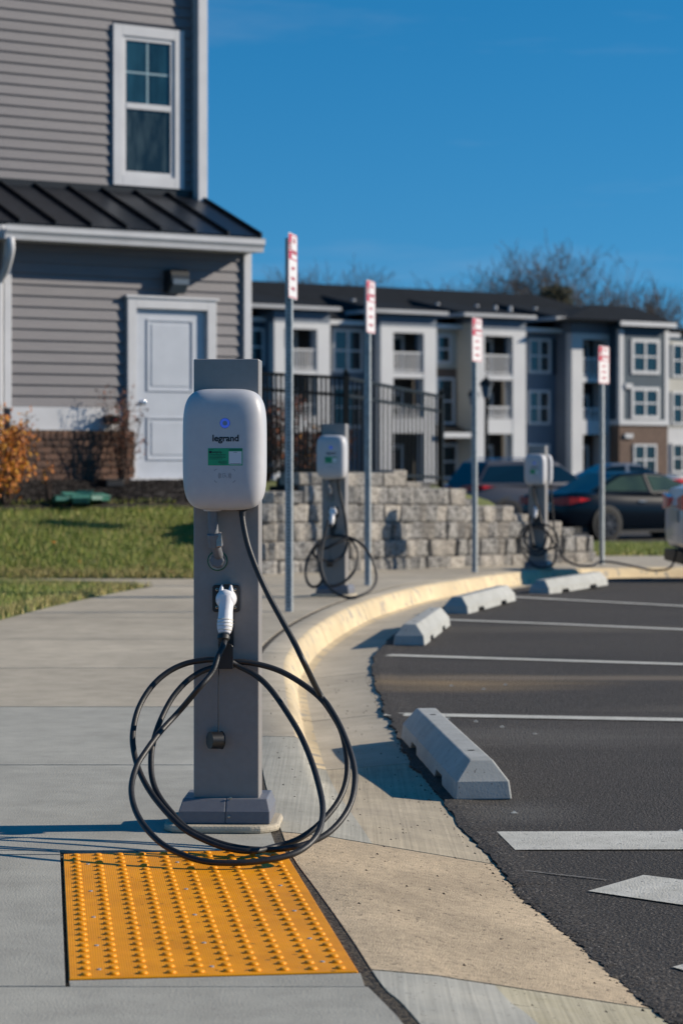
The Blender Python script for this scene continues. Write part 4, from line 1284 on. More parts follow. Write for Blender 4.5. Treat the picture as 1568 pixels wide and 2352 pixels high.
for k in range(14):
    a, b = seams[k] - 0.012, seams[k] + 0.012
    p = [rpt(a, 0, -0.005), rpt(b, 0, -0.005), rpt(b, 1.012, -0.005), rpt(a, 1.012, -0.005), rpt(a, 0.0, 0.045), rpt(b, 0.0, 0.045), rpt(b, 1.012, 0.045), rpt(a, 1.012, 0.045)]
    mb = MB(); mb.add(p, [(3, 2, 1, 0), (4, 5, 6, 7), (0, 1, 5, 4), (1, 2, 6, 5), (2, 3, 7, 6), (3, 0, 4, 7)])
    mb.obj("roof_seam", M_seam, roof)
mb = MB(); mb.box(seams[-1], ur, WU - 0.035, WU - 0.022, zt_r - 0.02, zt_r + 0.07); mb.obj("roof_flashing", M_seam, house)
# gutter, fascia, soffit, downspout
ug0, ug1 = HP_.u(14, -OV - 0.1), HP_.u(608, -OV - 0.1)
zg1 = HP_.z(514, ug0, -OV - 0.1); zg0 = zg1 - 0.155
w = -OV
mb = MB(); mb.prism([(w, zg1), (w - 0.005, zg0), (w - 0.075, zg0), (w - 0.085, zg0 + 0.05), (w - 0.115, zg0 + 0.09), (w - 0.115, zg1 - 0.02), (w - 0.122, zg1), (w - 0.110, zg1), (w - 0.103, zg1 - 0.05), (w - 0.01, zg1 - 0.05)], 'x', ug0, ug1)
mb.obj("gutter", M_trim, house)
mb = MB(); mb.box(uL - 3, ur, w + 0.002, 0.0, zg0 + 0.01, zg0 + 0.03); mb.box(uL - 3, ur, w + 0.002, w + 0.02, zg0 + 0.032, zb_r - 0.03)
mb.obj("soffit", M_trim, house)
mb = MB(); mb.add([(ur - 0.02, w + 0.022, zg0 + 0.032), (ur - 0.02, WU, zg0 + 0.032), (ur - 0.02, WU, zt_r - 0.045), (ur - 0.02, w + 0.022, zb_r - 0.045), (ur - 0.05, w + 0.022, zg0 + 0.032), (ur - 0.05, WU, zg0 + 0.032), (ur - 0.05, WU, zt_r - 0.045), (ur - 0.05, w + 0.022, zb_r - 0.045)],
             [(0, 1, 2, 3), (7, 6, 5, 4), (0, 4, 5, 1), (1, 5, 6, 2), (2, 6, 7, 3), (3, 7, 4, 0)])
mb.obj("rake_board", M_trim, house)
mb = MB()
pts = [(HP_.u(24, w - 0.06), w - 0.06, zg0 + 0.01), (HP_.u(25, w - 0.06), w - 0.06, zg0 - 0.12), (HP_.u(15, -0.25), -0.25, zg0 - 0.30), (HP_.u(2, -0.12), -0.12, zg0 - 0.42), (HP_.u(-2, -0.1), -0.10, zg0 - 0.55), (HP_.u(-2, -0.1), -0.10, GZ + 0.1)]
mb.tube(catmull(pts, 5), 0.047, 10); mb.obj("downspout", M_trim, house, smooth=True)

# ------------------------------------------------------------------ lawn, mulch bed and planting in front of the house
def wall_Y(X):                                       # depth of the house wall line at X
    u = (X - HP_.X0) / HP_.c
    return HP_.Y0 + u * HP_.s
def lawn_z(X, Y):
    y1 = wall_Y(min(X, -1.0)) - 1.35
    if X > -1.0: y1 += (X + 1.0) * 0.8
    t = (Y - 22.86) / max(0.4, (y1 - 22.86))
    if t <= 1: return zs(22.86) - 0.01 + 0.60 * (t ** 0.9 if t > 0 else 0)
    return 0.59 + 0.24 * min(1, (Y - y1) / 1.3)
def grid_sheet(name, X0, X1, Y0, Y1, nx, ny, zf, m, parent=None, jit=0.0):
    vs = []
    for j in range(ny + 1):
        for i in range(nx + 1):
            t = j / ny
            Y0_ = Y0(0) if callable(Y0) else Y0
            X = X0 + (X1 - X0) * i / nx
            ya = Y0(X) if callable(Y0) else Y0
            yb = Y1(X) if callable(Y1) else Y1
            Y = ya + (yb - ya) * t
            vs.append((X, Y, zf(X, Y) + rnd.uniform(-jit, jit)))
    fs = [(j * (nx + 1) + i, j * (nx + 1) + i + 1, (j + 1) * (nx + 1) + i + 1, (j + 1) * (nx + 1) + i) for j in range(ny) for i in range(nx)]
    return raw(name, vs, fs, m, parent, smooth=True)
mulch_front = lambda X: wall_Y(min(X, -1.0)) - 1.35 + (0.5 * (X + 1.0) if X > -1 else 0)
struct(grid_sheet("lawn", -12, -1.235, 22.87, mulch_front, 60, 14, lawn_z, M_lawn, None, 0.006))
struct(grid_sheet("mulch_bed", -12, -0.95, lambda X: mulch_front(X) - 0.05, lambda X: wall_Y(min(X, -1.0)) + 0.3, 140, 22, lambda X, Y: lawn_z(X, Y) + 0.012, M_mulch, None, 0.02))
# wedge of lawn between pavement and walkway
def wedge_edge(Y): return left_x(Y)
vs, fs = [], []
Yw = [10 + 0.35 * i for i in range(31)]
for Y in Yw:
    Y = min(Y, 20.72)
    e = min(wedge_edge(Y), -1.66) + 0.01
    for k in range(5): vs.append((-9 + (e + 9) * k / 4, Y, zs(Y) + 0.012 * (k < 4)))
for j in range(len(Yw) - 1):
    for k in range(4): fs.append((j * 5 + k, j * 5 + k + 1, (j + 1) * 5 + k + 1, (j + 1) * 5 + k))
struct(raw("lawn_wedge", vs, fs, M_lawn))
def wedge_top(X): return interp(X, [-9, -3.1, -1.66], [22.1, 21.6, 20.72])
def blades(name, n, sample, hmin, hmax, wmin, wmax, weights):
    vs, fs, mi = [], [], []
    for _ in range(n):
        q = sample()
        if q is None: continue
        x, y, z, dry = q
        h = rnd.uniform(hmin, hmax); w = rnd.uniform(wmin, wmax)
        a = rnd.uniform(0, math.pi * 2); lean = rnd.uniform(0.0, 0.7) * h; la = rnd.uniform(0, 6.283)
        b = len(vs)
        dx, dy = math.cos(a) * w / 2, math.sin(a) * w / 2
        vs += [(x - dx, y - dy, z - 0.005), (x + dx, y + dy, z - 0.005), (x + math.cos(la) * lean, y + math.sin(la) * lean, z + h)]
        fs.append((b, b + 1, b + 2))
        r = rnd.random()
        mi.append(2 if r < dry else rnd.choices((0, 1, 3), weights)[0])
    return stuff(raw(name, vs, fs, GR, None, mi))
from mathutils import noise as mnoise
def s_lawn():
    X = rnd.uniform(-4.6, -1.25); Y = rnd.uniform(22.88, 26.2)
    if Y > mulch_front(X) + 0.04: return None
    if X < -0.165 * Y: return None
    nzv = mnoise.noise((X * 0.9, Y * 0.9, 0))
    edge = 0.5 if Y < 23.1 else 0.0
    return X, Y, lawn_z(X, Y), 0.22 + 0.40 * max(0, nzv) + edge
blades("grass", 62000, s_lawn, 0.03, 0.075, 0.006, 0.013, (5, 5, 3))
def s_wedge():
    Y = rnd.uniform(14.5, 22.0)
    X = rnd.uniform(-4.2, -1.6)
    if X < -0.165 * Y: return None
    e = left_x(Y) if Y < 20.72 else -99
    if Y < 20.72 and X > e - 0.0 + rnd.uniform(-0.06, 0.03): return None
    if Y > wedge_top(X) or (Y >= 20.72 and X > -1.7): return None
    edge = 0.55 if (Y < 20.72 and X > e - 0.25) or Y > wedge_top(X) - 0.5 else 0
    nzv = mnoise.noise((X * 1.1, Y * 0.8, 3))
    return X, Y, zs(Y) + 0.008, 0.22 + 0.35 * max(0, nzv) + edge
blades("grass", 52000, s_wedge, 0.025, 0.06, 0.005, 0.011, (5, 5, 3))
vs = []
for k in range(12):
    X = -9 + (-1.66 + 9) * k / 11
    vs += [(X, 20.70, 0.004), (X, wedge_top(X), 0.004)]
struct(raw("lawn_wedge", vs, [(2 * i, 2 * i + 2, 2 * i + 3, 2 * i + 1) for i in range(11)], M_lawn))
vs, fs, mi = [], [], []
for _ in range(90):
    q = s_lawn() if rnd.random() < 0.6 else s_wedge()
    if q is None: continue
    c = Vector(q[:3]) + Vector((0, 0, 0.05)); sz = rnd.uniform(0.015, 0.03); a = rnd.uniform(0, 6.28)
    u = Vector((math.cos(a), math.sin(a), rnd.uniform(-.4, .4))) * sz; v = Vector((-math.sin(a), math.cos(a), rnd.uniform(-.4, .6))) * sz * 0.6
    b = len(vs); vs += [c - u, c + v, c + u, c - v]; fs.append((b, b + 1, b + 2, b + 3)); mi.append(rnd.randrange(4))
stuff(raw("fallen_leaves", vs, fs, LEAF_O, None, mi))
# mulch chips
vs, fs = [], []
for _ in range(9000):
    X = rnd.uniform(-4.3, -0.9); Y = rnd.uniform(mulch_front(X) - 0.06, wall_Y(X) - 0.14)
    z = lawn_z(X, Y) + 0.02
    l, w, t = rnd.uniform(0.02, 0.06), rnd.uniform(0.006, 0.016), rnd.uniform(0.004, 0.01)
    a = rnd.uniform(0, 6.28); tl = rnd.uniform(-0.5, 0.5)
    d = Vector((math.cos(a), math.sin(a), tl)) * l / 2; e = Vector((-math.sin(a), math.cos(a), rnd.uniform(-0.5, 0.5))) * w / 2
    c = Vector((X, Y, z)); b = len(vs)
    vs += [c - d - e, c + d - e, c + d + e, c - d + e, c + Vector((0, 0, t))]
    fs += [(b, b + 1, b + 4), (b + 1, b + 2, b + 4), (b + 2, b + 3, b + 4), (b + 3, b, b + 4)]
stuff(raw("mulch_chips", vs, fs, M_mulch))
# shrubs
def shrub(name, label, loc, h, rad, nst, nleaf, mats, lsize, low=0.1, group=None, lean=0.35, w=(4, 3, 3, 1)):
    o = thing(name, label, "shrub", loc, 0, group)
    mb = MB(); tips = []
    for k in range(nst):
        a = rnd.uniform(0, 6.283); r = rad * math.sqrt(rnd.random())
        top = Vector((math.cos(a) * r, math.sin(a) * r, h * rnd.uniform(0.65, 1.0)))
        b0 = Vector((math.cos(a) * r * 0.12, math.sin(a) * r * 0.12, 0))
        mid = (b0 + top) / 2 + Vector((rnd.uniform(-1, 1), rnd.uniform(-1, 1), 0)) * rad * lean * 0.4
        pts = catmull([b0, mid, top], 4)
        mb.tube(pts, [0.008 * (1 - 0.75 * i / (len(pts) - 1)) for i in range(len(pts))], 5)
        for q in pts[2:]: tips.append(q)
        for q in range(3):
            i = rnd.randint(3, len(pts) - 2)
            e = pts[i] + Vector((rnd.uniform(-1, 1), rnd.uniform(-1, 1), rnd.uniform(0.1, 1))) * rad * 0.45
            mb.tube([pts[i], (pts[i] + e) / 2 + Vector((0, 0, 0.02)), e], [0.004, 0.003, 0.0015], 4)
            tips += [e, (pts[i] + e) / 2]
    mb.obj("stems", M_twig, o, smooth=True)
    vs, fs, mi = [], [], []
    for _ in range(nleaf):
        t = rnd.choice(tips)
        if t.z < low: continue
        c = t + Vector((rnd.gauss(0, 1), rnd.gauss(0, 1), rnd.gauss(0, 1))) * rad * 0.14
        s = lsize * rnd.uniform(0.6, 1.3)
        u = Vector((rnd.gauss(0, 1), rnd.gauss(0, 1), rnd.gauss(0, 1))).normalized(); v = u.orthogonal().normalized()
        n_ = u.cross(v) * s * 0.18
        b = len(vs)
        vs += [c - u * s, c + v * s * 0.5 + n_, c + u * s, c - v * s * 0.5 + n_]
        fs += [(b, b + 1, b + 2), (b, b + 2, b + 3)]
        k = rnd.choices(range(len(mats)), w[:len(mats)])[0]; mi += [k, k]
    stuff(raw("leaves", vs, fs, mats, o, mi))
    return o
def lz_at(X, Y): return lawn_z(X, Y)
def place(x, Z):
    X = (x - CX) * Z / F; return (X, Z, lz_at(X, Z) + 0.0)
shrub("orange_shrub", "orange autumn shrub at the left edge in front of the low brick wall", place(14, 25.1), 0.96, 0.34, 26, 2600, LEAF_O, 0.026, 0.12)
shrub("dry_shrub", "thin dry brown shrub beside the white door", place(283, 26.75), 1.06, 0.25, 22, 900, LEAF_B, 0.020, 0.08)
q = place(112, 25.4)
shrub("small_shrub", "tiny orange sprig in front of the brick base", (q[0], q[1], q[2]), 0.42, 0.10, 6, 60, LEAF_O, 0.022, 0.22)
# green plastic pieces lying at the lawn edge
X, Y, Zp = place(178, 25.55)
gp = thing("plastic_tray_pile", "pile of green plastic pieces where the lawn meets the mulch", "tray pile", (X, Y, Zp + 0.02), R(20))
for (dx, dy, dz, l, a) in ((-0.20, -0.10, 0.0, 0.15, 5), (0.0, -0.16, 0.0, 0.17, -12), (0.17, -0.05, 0.01, 0.14, 20), (-0.07, 0.02, 0.035, 0.16, 8), (0.1, 0.08, 0.05, 0.17, -6), (0.28, 0.06, 0.02, 0.12, 30), (0.02, 0.0, 0.0, 0.15, 40)):
    mb = MB(); mb.box(-l / 2, l / 2, -0.06, 0.06, 0, 0.05); mb.box(-l / 2 - 0.012, l / 2 + 0.012, -0.07, 0.07, 0.05, 0.058)
    p = mb.obj("tray", M_plastic_green, gp, bevel=0.005, loc=(dx, dy, dz), rotz=R(a)); p.rotation_euler[0] = R(rnd.uniform(-14, 14))
X, Y, Zp = place(256, 26.55)
db = thing("splash_box", "small black drain box under the brick base in the mulch", "drain box", (X, Y, Zp + 0.01), HP_.th)
mb = MB(); mb.box(-0.11, 0.11, -0.1, 0.12, 0, 0.075); mb.obj("body", M_blackp, db, bevel=0.012)
mb = MB(); mb.box(-0.12, 0.12, -0.11, 0.12, 0.075, 0.088); mb.obj("lid", M_blackp, db, bevel=0.004)

# ================================================================== RETAINING WALL
rw = thing("retaining_wall", "stepped retaining wall of rough grey concrete blocks beside the pavement", "retaining wall")
top_prof = [(560, 1200), (583, 1200), (583, 1186), (595, 1186), (595, 1174), (603, 1174), (603, 1150), (614, 1150), (614, 1128), (692, 1128), (692, 1106), (709, 1106), (709, 1085), (952, 1085), (952, 1106), (985, 1106),
            (985, 1126), (1068, 1126), (1068, 1145), (1088, 1145), (1088, 1163), (1179, 1163), (1179, 1181), (1203, 1181), (1203, 1197), (1262, 1197), (1286, 1197), (1286, 1212), (1309, 1212), (1309, 1229), (1361, 1229)]
def wall_top(p):
    x = CX + p.x * F / p.y
    y = top_prof[0][1]
    for (a, b) in top_prof:
        if a <= x + 1.0: y = b
    return CAMH - (y - HY) * p.y / F
WD = []
for a, b in zip(WALL[:-1], WALL[1:]):
    n = max(1, int((b - a).length / 0.02))
    WD += [a.lerp(b, i / n) for i in range(n)]
WD.append(WALL[-1])
arc = [0]
for a, b in zip(WD[:-1], WD[1:]): arc.append(arc[-1] + (b - a).length)
def on_wall(s_):
    for i in range(len(arc) - 1):
        if arc[i + 1] >= s_:
            t = (s_ - arc[i]) / max(1e-9, arc[i + 1] - arc[i])
            p = WD[i].lerp(WD[i + 1], t); d = (WD[i + 1] - WD[i]).normalized(); return p, d
    return WD[-1], (WD[-1] - WD[-2]).normalized()
def block_mesh(k, m):
    r = random.Random(100 + k)
    mb = MB()
    # unit block: x 0..1, y 0 front .. 1 back, z 0..1; split face in three rough planes
    xs_ = [0, 0.06, r.uniform(0.25, 0.4), r.uniform(0.6, 0.75), 0.94, 1]
    zs_ = [0, 0.07, r.uniform(0.4, 0.6), 0.93, 1]
    vs = []
    cold = [0] + [r.uniform(-0.34, 0.08) for _ in range(4)] + [0]
    for j, z in enumerate(zs_):
        for i, x in enumerate(xs_):
            if i in (0, 5): y = r.uniform(0.12, 0.2)
            else: y = cold[i] + r.uniform(-0.05, 0.05) + (0.07 if j in (0, 4) else 0)
            vs.append((x, y, z))
    W = 6
    fs = [(j * W + i, j * W + i + 1, (j + 1) * W + i + 1, (j + 1) * W + i) for j in range(4) for i in range(5)]
    b = len(vs)
    vs += [(0, 1, 0), (1, 1, 0), (1, 1, 1), (0, 1, 1)]
    fs += [tuple([b + 1, b] + [i for i in range(W)]), tuple([b + 3, b + 2] + [4 * W + i for i in range(W - 1, -1, -1)]), tuple([b, b + 3] + [j * W for j in range(4, -1, -1)]), tuple([b + 2, b + 1] + [j * W + 5 for j in range(5)]), (b, b + 1, b + 2, b + 3)]
    mb.add(vs, fs)
    return mb.obj("block", m, rw)
protos = [block_mesh(k, BL[k % 3]) for k in range(9)]
first_used = set()
CH = 0.193
total = arc[-1]
for row in range(8):
    s_ = -0.02 + (0.14 if row % 2 else 0.0)
    while s_ < total - 0.05:
        L_ = rnd.choice((0.22, 0.28, 0.36, 0.30))
        L_ = min(L_, total - s_)
        p, d = on_wall(s_ + L_ / 2)
        zb = zs(p.y) - 0.06 + row * CH
        tz = wall_top(p)
        hh = min(CH, tz - zb)
        if hh > 0.055:
            if CH - hh < 0.03: hh = CH
            k = rnd.randrange(9)
            if k not in first_used: o = protos[k]; first_used.add(k)
            else: o = link("block", protos[k].data, rw)
            q, _ = on_wall(s_)
            nrm = Vector((-d.y, d.x, 0))             # into the bank
            o.location = (q.x + nrm.x * (row * 0.010), q.y + nrm.y * (row * 0.010), zb)
            o.rotation_euler = (0, 0, math.atan2(d.y, d.x))
            o.scale = (L_ - 0.006, 0.24, hh - 0.003)
        s_ += L_
for k in range(9):
    if k not in first_used: bpy.data.objects.remove(protos[k])
# core behind the blocks so that the joints read dark
mb = MB()
for a, b in zip(WALL[:-1], WALL[1:]):
    d = (b - a).normalized(); nrm = Vector((-d.y, d.x, 0))
    h = min(wall_top(a), wall_top(b)) - 0.05
    if h < -0.1: continue
    p = [a + nrm * 0.10, b + nrm * 0.10, b + nrm * 0.42, a + nrm * 0.42]
    mb.add([(q.x, q.y, zs(q.y) - 0.1) for q in p] + [(q.x, q.y, h) for q in p], [(3, 2, 1, 0), (4, 5, 6, 7), (0, 1, 5, 4), (1, 2, 6, 5), (2, 3, 7, 6), (3, 0, 4, 7)])
mb.obj("wall_core", M_mulch, rw)

# bank behind the wall
def bank_z(X, Y):
    top = 0.78
    return top - 1.35 * smooth(31.0, 38.0, Y + (X - 0.5) * 1.6)
vs, fs = [], []
nn = len(WALL)
NB = 8
for p, d in [(WALL[i], (WALL[min(i + 1, nn - 1)] - WALL[max(i - 1, 0)]).normalized()) for i in range(nn)]:
    nrm = Vector((-d.y, d.x, 0))
    for k in range(NB):
        t = k / (NB - 1)
        a = p + nrm * 0.12
        bx = -2.0 + (p.x + 1.1) * 0.9; by = 38.5
        X = a.x + (bx - a.x) * t * 0.6; Y = a.y + (by - a.y) * t
        z0 = min(wall_top(p) - 0.06, 0.83)
        zz = z0 + (bank_z(X, Y) - z0) * smooth(0, 0.25, t)
        vs.append((X, Y, zz))
for i in range(nn - 1):
    for k in range(NB - 1): fs.append((i * NB + k, i * NB + k + 1, (i + 1) * NB + k + 1, (i + 1) * NB + k))
struct(raw("bank", vs, fs, M_lawn, smooth=True))

# ================================================================== FENCE
fn = thing("picket_fence", "black metal picket fence standing on the retaining wall", "fence")
FA, FB, FC = at(588, 1053, 29.7), at(794, 1053, 30.0), at(1012, 1053, 33.6)
def fz(x, ytop, ys_, yb):
    return None
def fence_run(A, B, ya0, ya1, yr0, yr1, yb0, yb1, n, ends):
    for o in range(1):
        za = lambda t, y0, y1: None
    def P_(t, y0, y1):
        p = A.lerp(B, t); Zt = p.y
        # heights are real: taken at the two ends, straight between them
        z0 = CAMH - (y0 - HY) * A.y / F; z1 = CAMH - (y1 - HY) * B.y / F
        return Vector((p.x, p.y, z0 + (z1 - z0) * t))
    d = (B - A); d.z = 0; d = d.normalized(); nrm = Vector((-d.y, d.x, 0))
    for (y0, y1, nm) in ((ya0, ya1, "top_rail"), (yr0, yr1, "middle_rail"), (yb0, yb1, "bottom_rail")):
        a, b = P_(0, y0, y1), P_(1, y0, y1)
        mb = MB(); vs = []
        for q in (a, b):
            for (s_, h) in ((-0.016, -0.02), (0.016, -0.02), (0.016, 0.02), (-0.016, 0.02)): vs.append(q + nrm * s_ + Vector((0, 0, h)))
        mb.add(vs, [(0, 1, 2, 3), (7, 6, 5, 4), (0, 4, 5, 1), (1, 5, 6, 2), (2, 6, 7, 3), (3, 7, 4, 0)]); mb.obj(nm, M_fence, fn)
    for k in range(n):
        t = (k + 0.5) / n
        a, b = P_(t, ya0, ya1), P_(t, yb0, yb1)
        mb = MB(); vs = []
        s0 = 0.0135 if A is FA else 0.0105
        for q, h in ((b, -0.06), (a, 0.018)):
            for (p_, r_) in ((-s0, -s0), (s0, -s0), (s0, s0), (-s0, s0)): vs.append(q + d * p_ + nrm * r_ + Vector((0, 0, h)))
        mb.add(vs, [(3, 2, 1, 0), (4, 5, 6, 7), (0, 1, 5, 4), (1, 2, 6, 5), (2, 3, 7, 6), (3, 0, 4, 7)]); mb.obj("picket", M_fence, fn)
    for (t, zlow) in ends:
        a, b = P_(t, ya0, ya1), P_(t, yb0, yb1)
        mb = MB(); vs = []
        for z in (b.z - zlow, a.z + 0.04):
            for (p_, r_) in ((-0.035, -0.035), (0.035, -0.035), (0.035, 0.035), (-0.035, 0.035)):
                q = a + d * p_ + nrm * r_; vs.append((q.x, q.y, z))
        mb.add(vs, [(3, 2, 1, 0), (4, 5, 6, 7), (0, 1, 5, 4), (1, 2, 6, 5), (2, 3, 7, 6), (3, 0, 4, 7)])
        mb.box(a.x - 0.042, a.x + 0.042, a.y - 0.042, a.y + 0.042, a.z + 0.042, a.z + 0.06)
        mb.lathe([(0.02, 0.06), (0.028, 0.08), (0.022, 0.1), (0.006, 0.115)], (a.x, a.y, a.z), 'z', 8)
        mb.obj("fence_post", M_fence, fn)
fence_run(FA, FB, 857, 868, 893, 908, 1077, 1084, 20, [(0.0, 0.3), (1.0, 0.3)])
fence_run(FB, FC, 868, 911, 908, 945, 1084, 1097, 23, [(1.0, 0.35)])
GSH = "shrubs behind the picket fence"
for i, (x, Z, h, rad, mats, lab) in enumerate(((612, 30.0, 0.95, 0.35, LEAF_B, "russet shrub behind the left end of the picket fence"), (700, 30.5, 0.7, 0.4, LEAF_B + LEAF_O[2:3], "rusty shrub with some orange leaves seen through the pickets left of the middle fence post"),
        (655, 31.3, 1.1, 0.35, LEAF_B, "dry brown shrub behind the pickets beside the nearest sign post"), (760, 31.5, 0.7, 0.35, LEAF_B, "low umber shrub behind the middle fence post"))):
    X = (x - CX) * Z / F
    shrub("fence_shrub", lab, (X, Z, bank_z(X, Z) - 0.02), h, rad, 14, 700, mats, 0.03, 0.1, GSH)

# grass verge beyond the far pavement
vs, fs = [], []
Yv = [33.6, 35, 38, 41, 44.2]
for Y in Yv:
    for X in (2.6, 6, 12, 40): vs.append((X, Y, interp(Y, [33.6, 44.2], [-0.285, -0.5])))
for j in range(4):
    for i in range(3): fs.append((j * 4 + i, j * 4 + i + 1, (j + 1) * 4 + i + 1, (j + 1) * 4 + i))
struct(raw("verge", vs, fs, M_lawn))
def s_verge():
    Y = rnd.uniform(33.6, 44); X = rnd.uniform(2.9, 0.147 * Y)
    return X, Y, interp(Y, [33.6, 44.2], [-0.285, -0.5]), 0.15 + (0.5 if Y < 33.8 else 0)
blades("grass", 20000, s_verge, 0.04, 0.09, 0.012, 0.025, (5, 6, 2))

# ================================================================== APARTMENT BUILDING
M_aw = mat("apt_white", S('#c0c1c3'), S('#b6b7ba'), 0.6, 3, 0.6, big=(0.3, 0.05))
M_eave = mat('apt_eave', S('#a3a5a9'), S('#999b9f'), 0.8, 3, 0.6)
M_ac = mat("apt_cream", S('#b3b1a9'), S('#a9a79f'), 0.6, 3, 0.6)
M_ab = mat("apt_blue", S('#2b4252'), S('#273c4a'), 0.8, 3, 0.65)
M_agrey = mat("apt_grey", S('#5f6b7a'), S('#586371'), 0.8, 3, 0.65)
M_abr = mat("apt_brick", S('#6b584d'), S('#5a4a41'), 6, 5, 0.9, 0.4, 20)
M_aroof = mat("apt_shingles", S('#1d1f22'), S('#17191b'), 1.5, 5, 0.9, 0.3, 12, spec=0.15)
M_adark = mat("apt_door_dark", S('#3a3633'), rough=0.7)
M_shut = mat("shutter", S('#26333c'), rough=0.6)
M_aglass = mat("apt_glass", S('#1c2f35'), S('#14232a'), 0.4, 2, 0.08, spec=0.6)
AP = Plan(0.0, 131.0, R(34.5))
apt = thing("apartment_building", "three-storey apartment building with white balcony bays and a dark shingle roof", "building", (AP.X0, AP.Y0, 0), AP.th)
BW = -1.4                                            # bay projection
Z0, Z2, Z3, ZE = -0.3, 2.45, 5.46, 8.5
def abox(name, u0, u1, w0, w1, z0, z1, m, par=None, bevel=0.0):
    mb = MB(); mb.box(min(u0, u1), max(u0, u1), min(w0, w1), max(w0, w1), min(z0, z1), max(z0, z1))
    return mb.obj(name, m, par or apt, bevel=bevel, seg=1)
def awin(u0, u1, z0, z1, w, cols=2, trim=0.16, fm=None):
    fm = fm or M_aw
    mb = MB()
    for (a, b, c, d) in ((u0, u0 + trim, z0, z1), (u1 - trim, u1, z0, z1), (u0 + trim, u1 - trim, z1 - trim, z1), (u0 + trim, u1 - trim, z0, z0 + trim)): mb.box(a, b, w - 0.09, w + 0.02, c, d)
    zc = (z0 + z1) / 2
    iw = (u1 - u0 - 2 * trim)
    mb.box(u0 + trim, u1 - trim, w - 0.07, w, zc - 0.05, zc + 0.05)
    if cols == 2: mb.box((u0 + u1) / 2 - 0.07, (u0 + u1) / 2 + 0.07, w - 0.085, w, z0 + trim, z1 - trim)
    wn_ = mb.obj("window", fm, apt)
    for c in range(cols):
        a = u0 + trim + iw * c / cols; b = a + iw / cols
        for (p, q) in ((z0 + trim, zc), (zc, z1 - trim)):
            mb = MB(); mb.box(a, b, w - 0.035, w - 0.01, p, q); mb.obj("pane", M_aglass, wn_)
    return wn_
def U(x, w=0.0): return AP.u(x, w)
def ZZ(y, x, w=0.0): return AP.z(y, AP.u(x, w), w)
def rail(u0, u1, w, z0, z1):
    mb = MB(); mb.box(u0, u1, w - 0.04, w + 0.04, z1 - 0.09, z1); r_ = mb.obj("hand_rail", M_aw, apt)
    mb = MB(); mb.box(u0, u1, w - 0.03, w + 0.03, z0 + 0.06, z0 + 0.13); mb.obj("bottom_rail", M_aw, apt)
    n = max(4, int((u1 - u0) / 0.17))
    mb = MB()
    for k in range(n):
        a = u0 + (u1 - u0) * (k + 0.5) / n
        mb.box(a - 0.028, a + 0.028, w - 0.02, w + 0.02, z0 + 0.13, z1 - 0.09)
    stuff(mb.obj("balusters", M_aw, r_))
def balcony_bay(xa0, xa1, xb0, xb1, ov_l, ov_r, zt, backm, blue=True):
    """white posts, three open storeys, a header, a soffit wall and a low hipped roof"""
    a0, a1, b0, b1 = U(xa0, BW), U(xa1, BW), U(xb0, BW), U(xb1, BW)
    top = 8.87
    abox("bay_post", a0, a1, BW, BW + 0.5, Z0, 8.25, M_aw); abox("bay_post", b0, b1, BW, BW + 0.5, Z0, 8.25, M_aw)
    abox("side_wall", a0, a0 + 0.2, BW + 0.5, 0.0, Z0, 8.25, M_agrey if blue else M_ac)
    abox("side_wall", b1 - 0.2, b1, BW + 0.5, 0.0, Z0, 8.25, M_aw)
    abox("back_wall", a0 + 0.2, b1 - 0.2, 0.25, 0.5, Z0, 8.87, backm)
    abox("balcony_slab", a1, b0, BW + 0.02, 0.25, Z3, Z3 + 0.29, M_aw); abox("balcony_slab", a1, b0, BW + 0.02, 0.25, Z2, Z2 + 0.85, M_aw)
    abox("bay_header", a1, b0, BW, BW + 0.4, 7.92, 8.25, M_aw)
    abox("soffit_wall", a0, b1, BW + 0.03, 0.25, 8.252, top, M_agrey)
    rail(a1, b0, BW + 0.12, Z3 + 0.3, 6.88); rail(a1, b0, BW + 0.12, Z2 + 0.86, 3.98)
    for zf in (Z3 + 0.3, Z2 + 0.2, Z0):
        d0 = a1 + (b0 - a1) * 0.42
        mb = MB(); mb.box(d0, d0 + 1.0, 0.17, 0.25, zf, zf + 2.15); dr = mb.obj("balcony_door", M_aw, apt)
        mb = MB(); mb.box(d0 + 0.22, d0 + 0.78, 0.155, 0.168, zf + 0.25, zf + 1.9); mb.obj("pane", M_aglass, dr)
        mb = MB(); mb.box(a1 + 0.25, a1 + 0.8, 0.19, 0.25, zf + 0.9, zf + 2.1); mb.obj("window", M_aglass, apt)
    u0, u1 = U(ov_l, BW - 0.5), U(ov_r, BW - 0.5)
    eave_roof(u0, u1, BW - 0.5, 8.87, 9.12, 5.4)
def eave_roof(u0, u1, w0, za, zb, wb):
    za += 0.06
    mb = MB(); mb.box(u0, u1, w0, w0 + 0.14, za, zb); mb.box(u0, u0 + 0.14, w0 + 0.14, 1.0, za, zb); mb.box(u1 - 0.14, u1, w0 + 0.14, 1.0, za, zb); mb.obj("eave", M_eave, apt)
    abox("soffit", u0 + 0.14, u1 - 0.14, w0 + 0.14, 1.0, za, za + 0.05, M_agrey)
    inset = min(2.2, (u1 - u0) * 0.3)
    zr = zb + (wb - w0) * 0.16
    mb = MB(); mb.add([(u0, w0, zb + 0.003), (u1, w0, zb + 0.003), (u1 - inset, wb, zr), (u0 + inset, wb, zr), (u0, wb, zb + 0.003), (u1, wb, zb + 0.003)], [(0, 1, 2, 3), (0, 3, 4), (1, 5, 2), (3, 2, 5, 4), (0, 4, 5, 1)])
    mb.obj("bay_roof", M_aroof, apt)
